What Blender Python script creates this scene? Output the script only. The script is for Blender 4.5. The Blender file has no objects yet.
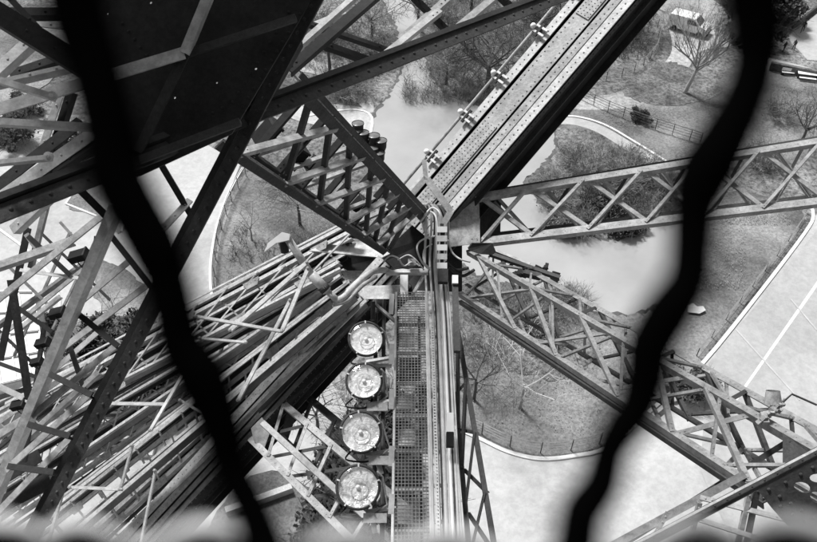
import bpy, math, random
from mathutils import Vector, Matrix
from mathutils.geometry import tessellate_polygon
random.seed(7)
S = bpy.context.scene
COL = S.collection
V = Vector
# ------------------------------------------------------------------ survey helpers
CAM = V((0, 0, 57)); FOC = 780.0
c45 = math.sqrt(.5)
FW = V((0, c45, -c45)); UP = V((0, c45, c45)); RT = V((1, 0, 0)); Z = V((0, 0, 1))
def P(x, y, d):
    return CAM + FW*d + RT*(d*(x-408.5)/FOC) + UP*(d*(271-y)/FOC)
def H(x, y, h):            # point on the level that lies h metres under the gallery
    return P(x, y, h/(c45*(1+(y-271)/FOC)))
def G(x, y, z=0.0):
    return H(x, y, 57-z)
# ------------------------------------------------------------------ materials (all neutral greys)
MATS = {}
def mat(name, lo, hi=None, rough=.6, scale=3.0, detail=6, spec=.4, metal=0, contrast=(.35, .65), bump=0, bscale=40, fine=None):
    if name in MATS: return MATS[name]
    m = bpy.data.materials.new(name); m.use_nodes = True
    nt = m.node_tree; b = nt.nodes['Principled BSDF']
    b.inputs['Roughness'].default_value = rough
    b.inputs['Specular IOR Level'].default_value = spec
    b.inputs['Metallic'].default_value = metal
    hi = lo if hi is None else hi
    tc = nt.nodes.new('ShaderNodeTexCoord')
    n = nt.nodes.new('ShaderNodeTexNoise'); n.inputs['Scale'].default_value = scale; n.inputs['Detail'].default_value = detail
    n.inputs['Roughness'].default_value = .65
    r = nt.nodes.new('ShaderNodeValToRGB')
    r.color_ramp.elements[0].position = contrast[0]; r.color_ramp.elements[1].position = contrast[1]
    r.color_ramp.elements[0].color = (lo, lo, lo, 1); r.color_ramp.elements[1].color = (hi, hi, hi, 1)
    nt.links.new(tc.outputs['Object'], n.inputs['Vector']); nt.links.new(n.outputs['Fac'], r.inputs['Fac'])
    out = r.outputs['Color']
    if fine:
        f = nt.nodes.new('ShaderNodeTexNoise'); f.inputs['Scale'].default_value = fine[0]; f.inputs['Detail'].default_value = 5
        f.inputs['Roughness'].default_value = .8
        fr = nt.nodes.new('ShaderNodeValToRGB')
        fr.color_ramp.elements[0].position = fine[3] if len(fine) > 3 else .4
        fr.color_ramp.elements[1].position = fine[4] if len(fine) > 4 else .6
        a, c = fine[1], fine[2]
        fr.color_ramp.elements[0].color = (a, a, a, 1); fr.color_ramp.elements[1].color = (c, c, c, 1)
        mx = nt.nodes.new('ShaderNodeMix'); mx.data_type = 'RGBA'; mx.blend_type = 'MULTIPLY'; mx.inputs[0].default_value = 1
        nt.links.new(tc.outputs['Object'], f.inputs['Vector']); nt.links.new(f.outputs['Fac'], fr.inputs['Fac'])
        nt.links.new(out, mx.inputs[6]); nt.links.new(fr.outputs['Color'], mx.inputs[7]); out = mx.outputs[2]
    nt.links.new(out, b.inputs['Base Color'])
    if bump:
        bn = nt.nodes.new('ShaderNodeTexNoise'); bn.inputs['Scale'].default_value = bscale; bn.inputs['Detail'].default_value = 5
        bp = nt.nodes.new('ShaderNodeBump'); bp.inputs['Strength'].default_value = bump; bp.inputs['Distance'].default_value = .05
        nt.links.new(tc.outputs['Object'], bn.inputs['Vector']); nt.links.new(bn.outputs['Fac'], bp.inputs['Height'])
        nt.links.new(bp.outputs['Normal'], b.inputs['Normal'])
    MATS[name] = m; return m
STEELM = mat('mid_painted_iron', .18, .27, .55, 2.2, fine=(9, .6, 1.0), bump=.12, bscale=18)
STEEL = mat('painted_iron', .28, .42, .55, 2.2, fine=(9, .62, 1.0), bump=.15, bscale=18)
STEELL = mat('lit_and_pale_iron', .42, .57, .5, 2.5, fine=(9, .68, 1.0), bump=.12, bscale=18)  # same iron, lightened to paint in lit faces; also pale fittings
STEELD = mat('shaded_and_dark_iron', .035, .065, .6, 2.0, spec=.2, fine=(25, .7, 1.0), bump=.2, bscale=15)  # same iron, darkened to paint in shade; also dark fittings
STEELK = mat('shaded_and_black_iron', .02, .042, .65, 2.0, spec=.18, fine=(25, .7, 1.0), bump=.08, bscale=12)  # same iron, near-black to paint in deep shade; also black fittings
BLACK = mat('black_wire_coat', .001, .002, 1, 20, spec=0)
PALEW = mat('pale_wire_coat', .42, .55, .7, 10, spec=.1)
GALV = mat('galvanised', .45, .62, .4, 9, spec=.5)
CABLE = mat('grey_cable', .38, .55, .5, 4)
CABLED = mat('dark_cable', .03, .05, .5, 4, spec=.2)
RUBBER = mat('dark_rubber', .008, .014, .7, 8, spec=.12)
GLASSF = mat('floodlight_glass', .55, .98, .12, 4.5, detail=4, contrast=(.42, .47), spec=.8, bump=.3, bscale=9)
WHITE = mat('white_paint', .72, .82, .4, 4)
PLAZA = mat('pale_gravel', .31, .46, .9, .07, detail=9, contrast=(.32, .58), fine=(1.4, .84, 1.0))
ROAD = mat('pale_asphalt', .31, .42, .9, .08, detail=9, fine=(1.4, .84, 1.0))
LAWN = mat('winter_lawn', .09, .30, .95, .07, detail=12, contrast=(.40, .60), fine=(3.2, .5, 1.1, .36, .62), bump=.8, bscale=6)
EARTH = mat('leaf_litter', .08, .28, .95, .10, detail=12, contrast=(.38, .64), fine=(1.8, .30, 1.2, .40, .58), bump=.8, bscale=5)
KERB = mat('kerb_stone', .55, .68, .8, 1.5)
BARK = mat('bark', .05, .10, .9, 3)
BARKL = mat('pale_bark', .24, .36, .9, 3)
TWIG = mat('bare_twigs', .055, .10, .9, 3)
TWIGL = mat('pale_twigs', .16, .30, .9, 3)
LEAFD = mat('evergreen_leaves', .025, .10, .6, 1.2)
LEAFM = mat('shrub_leaves', .07, .22, .7, 1.5)
STONE = mat('pale_stone', .42, .55, .85, 1.0, fine=(8, .8, 1.0))
SKIN = mat('skin', .35, .4, .6)
CLOTHD = mat('dark_cloth', .012, .02, .8)
WINDOW = mat('dark_window', .02, .03, .1, spec=.8)
DECK = mat('gallery_deck', .03, .05, .8)
def water():
    m = bpy.data.materials.new('pond_water'); m.use_nodes = True
    nt = m.node_tree; b = nt.nodes['Principled BSDF']
    tc = nt.nodes.new('ShaderNodeTexCoord')
    n = nt.nodes.new('ShaderNodeTexNoise'); n.inputs['Scale'].default_value = .12; n.inputs['Detail'].default_value = 9
    r = nt.nodes.new('ShaderNodeValToRGB'); r.color_ramp.elements[0].position = .3; r.color_ramp.elements[1].position = .7
    r.color_ramp.elements[0].color = (.27,)*3+(1,); r.color_ramp.elements[1].color = (.38,)*3+(1,)
    nt.links.new(tc.outputs['Object'], n.inputs['Vector']); nt.links.new(n.outputs['Fac'], r.inputs['Fac'])
    nt.links.new(r.outputs['Color'], b.inputs['Base Color'])
    b.inputs['Roughness'].default_value = .03; b.inputs['IOR'].default_value = 2.4
    w = nt.nodes.new('ShaderNodeTexNoise'); w.inputs['Scale'].default_value = 1.6; w.inputs['Detail'].default_value = 5
    bp = nt.nodes.new('ShaderNodeBump'); bp.inputs['Strength'].default_value = .35; bp.inputs['Distance'].default_value = .06
    nt.links.new(tc.outputs['Object'], w.inputs['Vector']); nt.links.new(w.outputs['Fac'], bp.inputs['Height'])
    nt.links.new(bp.outputs['Normal'], b.inputs['Normal'])
    return m
WATER = water()
# ------------------------------------------------------------------ mesh builder
def frame(d, up):
    d = d.normalized(); s = d.cross(up)
    if s.length < 1e-4: s = d.cross(V((1, 0, .1)))
    s.normalize(); return d, s, s.cross(d).normalized()
class MB:
    def __init__(s): s.v = []; s.f = []
    def prism(s, ring0, ring1):
        n = len(ring0); k = len(s.v); s.v += list(ring0)+list(ring1)
        s.f.append(tuple(k+i for i in reversed(range(n)))); s.f.append(tuple(k+n+i for i in range(n)))
        for i in range(n):
            j = (i+1) % n; s.f.append((k+i, k+j, k+n+j, k+n+i))
        return s
    def bar(s, a, b, w, h, up=Z, off=(0, 0)):
        d, sd, u = frame(b-a, up)
        def ring(p):
            p = p+sd*off[0]+u*off[1]
            return [p+sd*(w/2)+u*(h/2), p-sd*(w/2)+u*(h/2), p-sd*(w/2)-u*(h/2), p+sd*(w/2)-u*(h/2)]
        return s.prism(ring(a), ring(b))
    def angle(s, a, b, w, h, t, up=Z, side=1):     # an L section: a flat flange and a hanging flange
        s.bar(a, b, w, t, up)
        return s.bar(a, b, t, h, up, (side*(w/2-t/2), -(t/2+h/2+.001)))
    def tube(s, pts, r, n=8, cap=True):
        pts = [V(p) for p in pts]; m = len(pts)
        rs = r if isinstance(r, (list, tuple)) else [r]*m
        base = len(s.v); u = None
        for i, p in enumerate(pts):
            d = (pts[min(i+1, m-1)]-pts[max(i-1, 0)])
            if d.length < 1e-9: d = V((0, 0, 1))
            d.normalize()
            if u is None: u = d.orthogonal().normalized()
            else:
                u = u-d*u.dot(d)
                u = u.normalized() if u.length > 1e-6 else d.orthogonal().normalized()
            w = d.cross(u)
            for k in range(n):
                a = 2*math.pi*k/n; s.v.append(p+(u*math.cos(a)+w*math.sin(a))*rs[i])
        for i in range(m-1):
            for k in range(n):
                a = base+i*n+k; b = base+i*n+(k+1) % n
                s.f.append((a, b, b+n, a+n))
        if cap:
            s.f.append(tuple(base+k for k in reversed(range(n)))); s.f.append(tuple(base+(m-1)*n+k for k in range(n)))
        return s
    def lathe(s, prof, o, ax, n=24):               # prof: (radius, distance along the axis)
        ax = ax.normalized(); u = ax.orthogonal().normalized(); w = ax.cross(u); base = len(s.v); m = len(prof)
        for r, h in prof:
            for k in range(n):
                a = 2*math.pi*k/n; s.v.append(o+ax*h+(u*math.cos(a)+w*math.sin(a))*max(r, 1e-4))
        for i in range(m-1):
            for k in range(n):
                a = base+i*n+k; b = base+i*n+(k+1) % n
                s.f.append((a, b, b+n, a+n))
        return s
    def rivet(s, p, nrm, r):
        s.lathe([(r, 0), (r*.8, r*.45), (r*.35, r*.7), (.0001, r*.74)], p, nrm, 6); return s
    def rivets(s, a, b, nrm, r, step):
        L = (b-a).length; k = max(1, int(L/step))
        for i in range(k+1): s.rivet(a+(b-a)*((i+.5)/(k+1)), nrm, r)
        return s
    def plate(s, pts, t, nrm=None, holes=()):      # flat polygon with thickness
        n = nrm or (pts[1]-pts[0]).cross(pts[2]-pts[0]).normalized()
        loops = [list(pts)]+[list(h) for h in holes]
        tri = tessellate_polygon(loops); al = [p for l in loops for p in l]; k = len(s.v); m = len(al)
        s.v += [p+n*(t/2) for p in al]+[p-n*(t/2) for p in al]
        for a, b, c in tri: s.f.append((k+a, k+b, k+c)); s.f.append((k+m+c, k+m+b, k+m+a))
        o = 0
        for l in loops:
            q = len(l)
            for i in range(q):
                j = (i+1) % q; s.f.append((k+o+i, k+o+j, k+m+o+j, k+m+o+i))
            o += q
        return s
    def quad(s, c, a, b):
        k = len(s.v); s.v += [c-a-b, c+a-b, c+a+b, c-a+b]; s.f.append((k, k+1, k+2, k+3)); return s
    def build(s, name, m, parent=None, smooth=False, m2=None, split=0):
        me = bpy.data.meshes.new(name); 
        org = parent.location.copy() if parent is not None and parent.parent is None else None
        if parent is not None:
            off = parent.matrix_world_off if hasattr(parent, 'matrix_world_off') else ORG.get(parent.name, V((0, 0, 0)))
        else: off = V((0, 0, 0))
        if parent is None and s.v:
            lo = V([min(v[i] for v in s.v) for i in range(3)]); hi = V([max(v[i] for v in s.v) for i in range(3)])
            off = V(((lo.x+hi.x)/2, (lo.y+hi.y)/2, lo.z))
        me.from_pydata([tuple(v-off) for v in s.v], [], s.f); me.materials.append(m)
        if m2:
            me.materials.append(m2)
            for p in me.polygons: p.material_index = 1 if p.index >= split else 0
        me.validate(); me.update()
        import bmesh
        bm = bmesh.new(); bm.from_mesh(me); bmesh.ops.recalc_face_normals(bm, faces=bm.faces); bm.to_mesh(me); bm.free()
        if smooth:
            for p in me.polygons: p.use_smooth = True
        o = bpy.data.objects.new(name, me); COL.objects.link(o)
        if parent is not None: o.parent = parent; ORG[o.name] = off
        else: o.location = off; ORG[o.name] = off
        return o
ORG = {}
def thing(name, label, cat, loc, group=None):
    o = bpy.data.objects.new(name, None); COL.objects.link(o); o.location = loc; o.empty_display_size = .3
    o['label'] = label; o['category'] = cat
    if group: o['group'] = group
    ORG[o.name] = V(loc); return o
def tag(o, label, cat, group=None):
    o['label'] = label; o['category'] = cat
    if group: o['group'] = group
    return o
def struct(o, kind='structure'): o['kind'] = kind; return o
def relabel(o, name=None, label=None): o['label'] = label; return o
def copy_thing(o, loc, label, rot=None, scale=None):
    c = o.copy(); COL.objects.link(c); c.location = loc; c['label'] = label
    if rot is not None: c.rotation_euler = rot
    if scale is not None: c.scale = (scale,)*3 if not hasattr(scale, '__len__') else scale
    for ch in list(o.children):
        d = ch.copy(); COL.objects.link(d); d.parent = c
        for g in list(ch.children):
            e = g.copy(); COL.objects.link(e); e.parent = d
    return c
def lerp(a, b, t): return a+(b-a)*t
def smoothloop(pts, k=5, closed=True):
    out = []; n = len(pts)
    for i in range(n if closed else n-1):
        g = (lambda j: pts[j % n]) if closed else (lambda j: pts[max(0, min(n-1, j))])
        p0, p1, p2, p3 = g(i-1), g(i), g(i+1), g(i+2)
        for q in range(k):
            t = q/k
            out.append(.5*((2*p1)+(-p0+p2)*t+(2*p0-5*p1+4*p2-p3)*t*t+(-p0+3*p1-3*p2+p3)*t**3))
    if not closed: out.append(pts[-1])
    return out
# ================================================================== THE GROUND
base = MB(); base.v = [V((-400, -200, 0)), V((400, -200, 0)), V((400, 500, 0)), V((-400, 500, 0))]; base.f = [(0, 1, 2, 3)]
struct(base.build('ground', EARTH))
LV = [0]
def sheet(name, px, m, closed=True, kind='structure', k=5):
    LV[0] += 1
    z = .004*LV[0]
    pts = [G(x, y) for x, y in px]
    pts = smoothloop(pts, k) if k > 1 else pts
    if m in (WATER,) or name == 'muddy_bank' or name in ('leaf_covered_ground',) or (m is LAWN and k > 1):
        pts = smoothloop(pts, 3)
        pts = [p+V((random.uniform(-1, 1), random.uniform(-1, 1), 0))*.28 for p in pts]
    mb = MB(); tri = tessellate_polygon([pts]); mb.v = [V((p.x, p.y, z)) for p in pts]; mb.f = [t for t in tri]
    o = mb.build(name, m)
    for p in o.data.polygons:
        pass
    if o.data.polygons and o.data.polygons[0].normal.z < 0: o.data.flip_normals()
    o['kind'] = kind; return o
# pale open gravel all round the foot of the tower (left and bottom)
sheet('gravel_plaza', [(-260, 330), (-120, 130), (20, 110), (120, 150), (200, 140), (240, 165), (226, 200), (214, 245), (212, 290), (222, 330),
      (250, 380), (330, 380), (345, 405), (400, 440), (455, 428), (478, 438), (508, 452), (540, 459), (575, 456), (606, 447), (650, 410), (700, 364),
      (760, 290), (817, 214), (900, 110), (1200, 140), (1300, 700), (500, 1000), (-300, 700)], PLAZA, k=1)
sheet('lawn', [(455, 426), (478, 436), (508, 450), (540, 457), (575, 454), (606, 445), (650, 408), (699, 362), (758, 288), (806, 222),
      (800, 205), (740, 190), (690, 200), (640, 260), (590, 316), (530, 300), (470, 290), (445, 330), (440, 390)], LAWN, k=1)
sheet('lawn', [(247, 172), (232, 200), (219, 240), (216, 285), (224, 325), (252, 372), (340, 372), (380, 300), (372, 230), (350, 190), (300, 160)], LAWN, k=3)
sheet('lawn', [(560, 128), (600, 132), (650, 160), (690, 170), (817, 150), (817, 80), (740, 62), (700, 100), (620, 92), (575, 112)], LAWN, k=3)
PPX = [(376, 172), (366, 140), (378, 112), (392, 92), (402, 70), (398, 30), (384, 0), (392, -20), (408, -10), (420, 30), (428, 70), (446, 94), (484, 108), (530, 118), (552, 122), (553, 150),
      (538, 168), (524, 184), (560, 222), (600, 240), (638, 236), (642, 224), (672, 216), (700, 218), (692, 262), (668, 296), (636, 312), (600, 311), (566, 298), (520, 285), (470, 270), (430, 230), (398, 196)]
def grow_px(px, d):
    out = []; n = len(px)
    for i in range(n):
        (xa, ya), (xb, yb) = px[i-1], px[(i+1) % n]; tx, ty = xb-xa, yb-ya; l = math.hypot(tx, ty) or 1
        out.append((px[i][0]+ty/l*d, px[i][1]-tx/l*d))
    return out
sheet('muddy_bank', grow_px(PPX, 2.6), mat('wet_mud', .03, .10, .5, .8, detail=8), k=4)
sheet('pond', PPX, WATER, k=4)
sheet('path', [(548, 118), (575, 118), (602, 126), (632, 143), (664, 163), (690, 176), (688, 182), (655, 168), (624, 149), (598, 133), (574, 125), (552, 124)], PLAZA, k=4)
sheet('path', [(560, 96), (600, 99), (636, 86), (655, 72), (672, 50), (664, 20), (640, 0), (690, -12), (735, 20), (735, 44), (700, 52), (682, 78), (650, 94), (640, 106), (600, 110), (564, 108)], mat('trodden_path', .26, .46, .9, .12, fine=(2.0, .6, 1.1), detail=9), k=4)
sheet('path', [(768, 58), (817, 70), (900, 84), (900, 97), (817, 82), (766, 70)], PLAZA, k=2)
sheet('path', [(788, 36), (800, 28), (830, 4), (900, -40), (960, 30), (830, 62), (800, 52)], PLAZA, k=2)
sheet('path', [(300, 60), (330, 66), (366, 92), (374, 110), (367, 112), (350, 96), (320, 76), (296, 70)], PLAZA, k=3)
sheet('path', [(288, 100), (330, 104), (362, 108), (372, 118), (366, 134), (330, 128), (290, 118)], mat('pale_bank', .34, .5, .9, .2, fine=(2, .8, 1.05)), k=3)
sheet('road', [(708, 364), (767, 292), (830, 214), (900, 300), (880, 520), (740, 560), (700, 470)], ROAD, k=1)
sheet('lane_line', [(733, 402), (736, 402), (830, 268), (827, 267)], WHITE, k=1)
def kerb(name, px, w=.22, h=.13, k=4):
    pts = smoothloop([G(x, y) for x, y in px], k, False); mb = MB()
    L = []; R = []
    for i, p in enumerate(pts):
        d = (pts[min(i+1, len(pts)-1)]-pts[max(i-1, 0)]).normalized(); n = V((-d.y, d.x, 0)); L.append(p+n*w/2); R.append(p-n*w/2)
    m = len(pts); mb.v = [v+Z*h for v in L]+[v+Z*h for v in R]+[V((v.x, v.y, -.05)) for v in L]+[V((v.x, v.y, -.05)) for v in R]
    for i in range(m-1):
        mb.f += [(i, i+1, m+i+1, m+i), (2*m+i, 2*m+i+1, i+1, i), (m+i, m+i+1, 3*m+i+1, 3*m+i)]
    return struct(mb.build(name, KERB))
kerb('kerb', [(452, 427), (478, 438), (508, 452), (540, 459), (575, 456), (608, 447), (650, 411), (702, 364), (761, 291), (804, 234), (813, 216), (808, 200)], .34)
kerb('kerb', [(222, 330), (211, 290), (213, 245), (226, 200), (243, 168)], .25)
kerb('kerb', [(545, 117), (575, 117), (604, 125), (634, 142), (668, 163)], .3)
kerb('kerb', [(300, 118), (350, 110), (372, 118), (368, 150), (378, 175)], .3)
# scattered tufts and leaves: uncountable
def scatter(name, regions, n, m, size, label_kind='stuff', zmax=.12):
    mb = MB()
    for _ in range(n):
        x0, y0, x1, y1 = random.choice(regions)
        p = G(random.uniform(x0, x1), random.uniform(y0, y1)); p.z = random.uniform(.14, .14+zmax)
        a = random.uniform(0, 6.28); s = random.uniform(.4, 1)*size
        mb.quad(p, V((math.cos(a), math.sin(a), random.uniform(-.5, .5)))*s, V((-math.sin(a), math.cos(a), random.uniform(-.5, .9)))*s*.6)
    o = mb.build(name, m); o['kind'] = 'stuff'; return o
def brush(name, regions, n, m, h0, h1, seed):
    random.seed(seed); mb = MB()
    for _ in range(n):
        x0, y0, x1, y1 = random.choice(regions); p = G(random.uniform(x0, x1), random.uniform(y0, y1)); h = random.uniform(h0, h1)
        for q in range(5):
            d = V((random.gauss(0, .5), random.gauss(0, .5), 1)).normalized(); e = p+d*h*random.uniform(.5, 1)
            mid = lerp(p, e, .55)+V((random.gauss(0, .06), random.gauss(0, .06), 0))*h; mb.tube([p, mid, e], [.018, .014, .006], 3, False)
            for z_ in range(3):
                s0 = lerp(mid, e, random.uniform(-.3, .8)); mb.tube([s0, s0+(d+V((random.gauss(0, .8), random.gauss(0, .8), random.gauss(0, .4))))*h*.25], [.010, .005], 3, False)
    o = mb.build(name, m); o['kind'] = 'stuff'; return o
brush('pale_brushwood', [(404, 92, 500, 104), (430, 40, 540, 96), (300, 40, 372, 108), (568, 165, 680, 222), (560, 150, 640, 170), (470, 292, 590, 325)], 1500, mat('brush_pale', .16, .30, .9, 2), .7, 2.0, 91)
brush('dark_brushwood', [(404, 60, 540, 100), (440, 0, 560, 60), (300, 20, 390, 60), (580, 175, 670, 226), (600, 20, 650, 60), (720, 0, 790, 40), (230, 230, 340, 330)], 1300, mat('brush_dark', .05, .10, .9, 2), .8, 2.4, 92)
RL = [(470, 320, 600, 435), (470, 320, 640, 400), (690, 215, 745, 290), (690, 215, 790, 225), (240, 200, 340, 330), (600, 108, 690, 128), (700, 90, 817, 150)]
for px_ in ([(622, 92), (640, 74), (668, 62), (700, 74), (722, 92), (690, 104), (650, 104)], [(462, 300), (520, 306), (560, 330), (600, 350), (560, 380), (500, 370), (462, 400)]):
    sheet('leaf_covered_ground', px_, mat('dark_leaf_litter', .05, .2, .95, .3, detail=12, fine=(2.2, .35, 1.2, .4, .58), bump=.8, bscale=5), k=4)
sheet('lawn', [(262, 470), (330, 500), (348, 545), (300, 565), (222, 548), (214, 520)], LAWN, k=2)
for px_ in ([(88, 172), (130, 186), (122, 232), (96, 216), (66, 204)], [(100, 262), (134, 276), (150, 306), (128, 322), (96, 300)], [(70, 330), (150, 320), (190, 380), (150, 430), (90, 420)], [(-10, 20), (60, 30), (70, 62), (20, 100), (-40, 110)]):
    sheet('lawn', px_, LAWN, k=3)
kerb('kerb', [(88, 172), (66, 204), (96, 216), (122, 232), (130, 186)], .25, .12, 1)
kerb('kerb', [(0, 230), (40, 262), (60, 300), (52, 330)], .25, .12, 4)
scatter('grass_tufts', RL, 6000, mat('dry_grass', .14, .3, .9), .06)
scatter('fallen_leaves', RL+[(560, 0, 740, 110), (280, 20, 400, 90)], 3000, TWIGL, .06)
for i, px_ in enumerate([[(735, 330), (736, 329), (800, 400), (799, 401)], [(790, 300), (791, 299), (817, 330), (816, 331)]]):
    sheet('paving_joint', px_, mat('worn_joint', .36, .46, .9, 1), k=1)
# ================================================================== TREES AND SHRUBS
def grow(mb, p, d, L, r, lv, maxlv, spread, kids, up=.25):
    n = 3 if lv else 4; pts = [p]; q = p.copy(); dd = d.copy()
    for i in range(n):
        dd = (dd+V((random.uniform(-1, 1), random.uniform(-1, 1), random.uniform(-1, 1)))*.16+Z*up*.12).normalized()
        q = q+dd*(L/n); pts.append(q.copy())
    mb.tube(pts, [lerp(r, r*.5, i/n) for i in range(n+1)], 5 if lv < 2 else 3, cap=False)
    if lv >= maxlv: return
    for i in range(kids[lv]):
        t = random.uniform(.35, 1); j = min(int(t*n), n-1); s = lerp(pts[j], pts[j+1], t*n-j)
        a = random.uniform(0, 6.28); o = dd.orthogonal().normalized(); w = dd.cross(o)
        nd = (dd*random.uniform(.5, 1.0)+(o*math.cos(a)+w*math.sin(a))*spread+Z*up).normalized()
        grow(mb, s, nd, L*random.uniform(.5, .78), max(r*.5*(1-.2*t), .015), lv+1, maxlv, spread, kids, up)
def bare_tree(name, label, loc, h, seed, trunkm=BARK, twigm=TWIG, spread=.75, kids=(7, 6, 5, 4), up=.3, r=.2, lean=V((0, 0, 1)), group='bare trees in the park'):
    random.seed(seed); h *= 1.35; r *= 1.2; t = thing(name, label, 'tree', loc, group)
    tr = MB(); d = lean.normalized(); tp = loc+d*h*.28
    tr.tube([loc-Z*.3, loc+Z*.3, lerp(loc, tp, .5)+V((.05, .03, 0)), tp], [r*1.5, r*1.1, r*.9, r*.75], 8); tr.build('trunk', trunkm, t, True)
    cr = MB()
    for i in range(kids[0]):
        a = 6.28*i/kids[0]+random.uniform(-.4, .4); s = lerp(loc, tp, random.uniform(.75, 1))
        nd = (d*random.uniform(.5, 1.1)+V((math.cos(a), math.sin(a), 0))*spread).normalized()
        grow(cr, s, nd, h*random.uniform(.26, .38), r*.5, 1, len(kids), spread, kids, up)
    cr.build('crown', twigm, t); return t
T = bare_tree
T('bare_tree', 'bare tree with a straight grey trunk standing in front of the white van', G(685, 93), 11.5, 11, BARKL, TWIGL, .5, (8, 6, 5, 4), .45, .22, V((.12, -.1, 1)))
T('bare_tree', 'large dark bare tree spreading on the pond bank left of the riveted girder', G(487, 92), 11, 5, BARK, TWIG, 1.1, (9, 6, 6, 5), .02, .3)
T('bare_tree', 'pale bare tree on the pond bank between the long dark beam and the water', G(446, 84), 8, 25, BARK, TWIGL, 1.0, (8, 6, 5, 4), .02, .16)
T('bare_tree', 'dark bare tree at the top edge just left of the riveted girder', G(540, 40), 9, 41, BARK, TWIG, 1.0, (8, 6, 6, 4), .05, .18)
T('bare_tree', 'dark bare tree whose crown meets the top edge above the winding path', G(655, 8), 9, 42, BARK, TWIG, .9, (8, 6, 5, 4), .1, .16)
T('bare_tree', 'dark bare tree at the top edge between the two light braces', G(455, -5), 11, 43, BARK, TWIG, .9, (8, 6, 5, 4), .1, .2)
T('bare_tree', 'bare bush-like tree on the islet above the middle of the horizontal lattice beam', G(590, 190), 4.6, 44, BARK, TWIGL, .9, (9, 6, 6, 4), .1, .1)
T('bare_tree', 'bare bush-like tree on the left half of the islet behind the lattice braces', G(553, 195), 3.6, 45, BARK, TWIGL, .9, (9, 6, 5, 4), .1, .08)
T('bare_tree', 'bare tree beyond the broad black wire near the top edge', G(735, 38), 8, 46, BARK, TWIG, .9, (8, 6, 5, 4), .1, .16)
T('bare_tree', 'bare tree left of the pond head, behind the thin top braces', G(372, 40), 9, 47, BARK, TWIGL, .9, (8, 6, 5, 4), .1, .16)
T('bare_tree', 'low bare tree inside the curved fence near the swan-neck lamp', G(332, 262), 5, 48, BARK, TWIGL, 1.1, (8, 6, 5, 4), .0, .1)
T('bare_tree', 'grey bare tree under the last light brace of the long dark beam', G(418, 30), 10, 26, BARK, TWIGL, .9, (8, 6, 5, 4), .05, .2)
T('bare_tree', 'bare tree at the top edge right of the dark lattice beam', G(470, 25), 12, 6, BARK, TWIGL, .9, (8, 6, 5, 4), .1, .25)
T('bare_tree', 'bare tree beside the winding fence under the white van', G(620, 30), 8, 8, BARK, TWIGL, .9, (7, 6, 5, 4), .1, .15)
T('bare_tree', 'pale bare tree on the lawn below the pond, its white branch beside the conduits', G(520, 408), 9, 9, BARKL, mat('white_twigs', .4, .55, .8, 3), .9, (4, 3, 3, 3), .1, .12)
T('bare_tree', 'thin dark bare tree on the lawn right of the catwalk', G(474, 400), 8, 15, BARK, TWIG, .9, (5, 5, 5, 4), .1, .12)
T('bare_tree', 'bare sapling on the gravel under the ladder truss', G(252, 240), 5, 12, BARKL, TWIGL, .8, (5, 4, 3), .1, .08)
T('bare_tree', 'bare tree on the lawn inside the curved fence at left', G(300, 225), 8, 13, BARK, TWIGL, .95, (7, 6, 5, 3), .05, .14)
T('bare_tree', 'bare tree above the ladder truss, left of the pond', G(330, 75), 10, 14, BARK, TWIG, .9, (7, 6, 5, 4), .1, .2)
T('bare_tree', 'bare tree at the right edge above the horizontal lattice beam', G(800, 145), 7, 16, BARK, TWIG, 1.0, (7, 6, 5, 3), .05, .16)
T('bare_tree', 'bare tree on the pale ground between the dark box girder and the lowest floodlights', G(318, 430), 7, 17, BARK, TWIG, .8, (5, 5, 4, 3), .1, .12)
def shrub_mesh(name, m, R, Hh, n, leaves, ls, seed, lm):
    random.seed(seed); mb = MB()
    for i in range(n):
        a = random.uniform(0, 6.28); rr = R*.5*math.sqrt(random.random()); p = V((math.cos(a)*rr, math.sin(a)*rr, 0))
        d = V((math.cos(a)*random.uniform(.2, 1.1), math.sin(a)*random.uniform(.2, 1.1), 1)).normalized()
        grow(mb, p, d, Hh*random.uniform(.5, .9), .03, 2, 4, .8, (0, 0, 4, 3), .1)
    lf = MB(); clumps = [(V((random.gauss(0, R*.45), random.gauss(0, R*.45), random.uniform(.15, 1)*Hh*.9)), random.uniform(.15, .35)*R) for _ in range(26)]
    for i in range(leaves):
        c, cr = random.choice(clumps); p = c+V((random.gauss(0, 1), random.gauss(0, 1), random.gauss(0, .8)))*cr*.6
        if p.z < .03: p.z = random.uniform(.03, .3)
        a = V((random.uniform(-1, 1), random.uniform(-1, 1), random.uniform(-.6, .6))).normalized(); b = a.orthogonal().normalized()
        s = ls*random.uniform(.5, 1.2); lf.quad(p, a*s, b*s*.55)
    return mb, lf
def shrub_proto(name, twm, lfm, R, Hh, n, leaves, ls, seed):
    t = thing(name, 'x', 'shrub', V((0, 0, 0)), 'shrubs around the pond')
    a, b = shrub_mesh(name, twm, R, Hh, n, leaves, ls, seed, lfm)
    a.build('twigs', twm, t)
    if leaves: b.build('foliage', lfm, t)
    return t
def place(proto, spots):
    for i, (x, y, s, lab) in enumerate(spots):
        loc = G(x, y); 
        if i == 0:
            proto.location = loc; proto['label'] = lab; proto.rotation_euler = (0, 0, x); proto.scale = (s, s, s)
        else: copy_thing(proto, loc, lab, (0, 0, x*.7), s)
twiggy = shrub_proto('bare_shrub', TWIGL, LEAFM, 1.6, 2.0, 60, 500, .07, 3)
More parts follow.
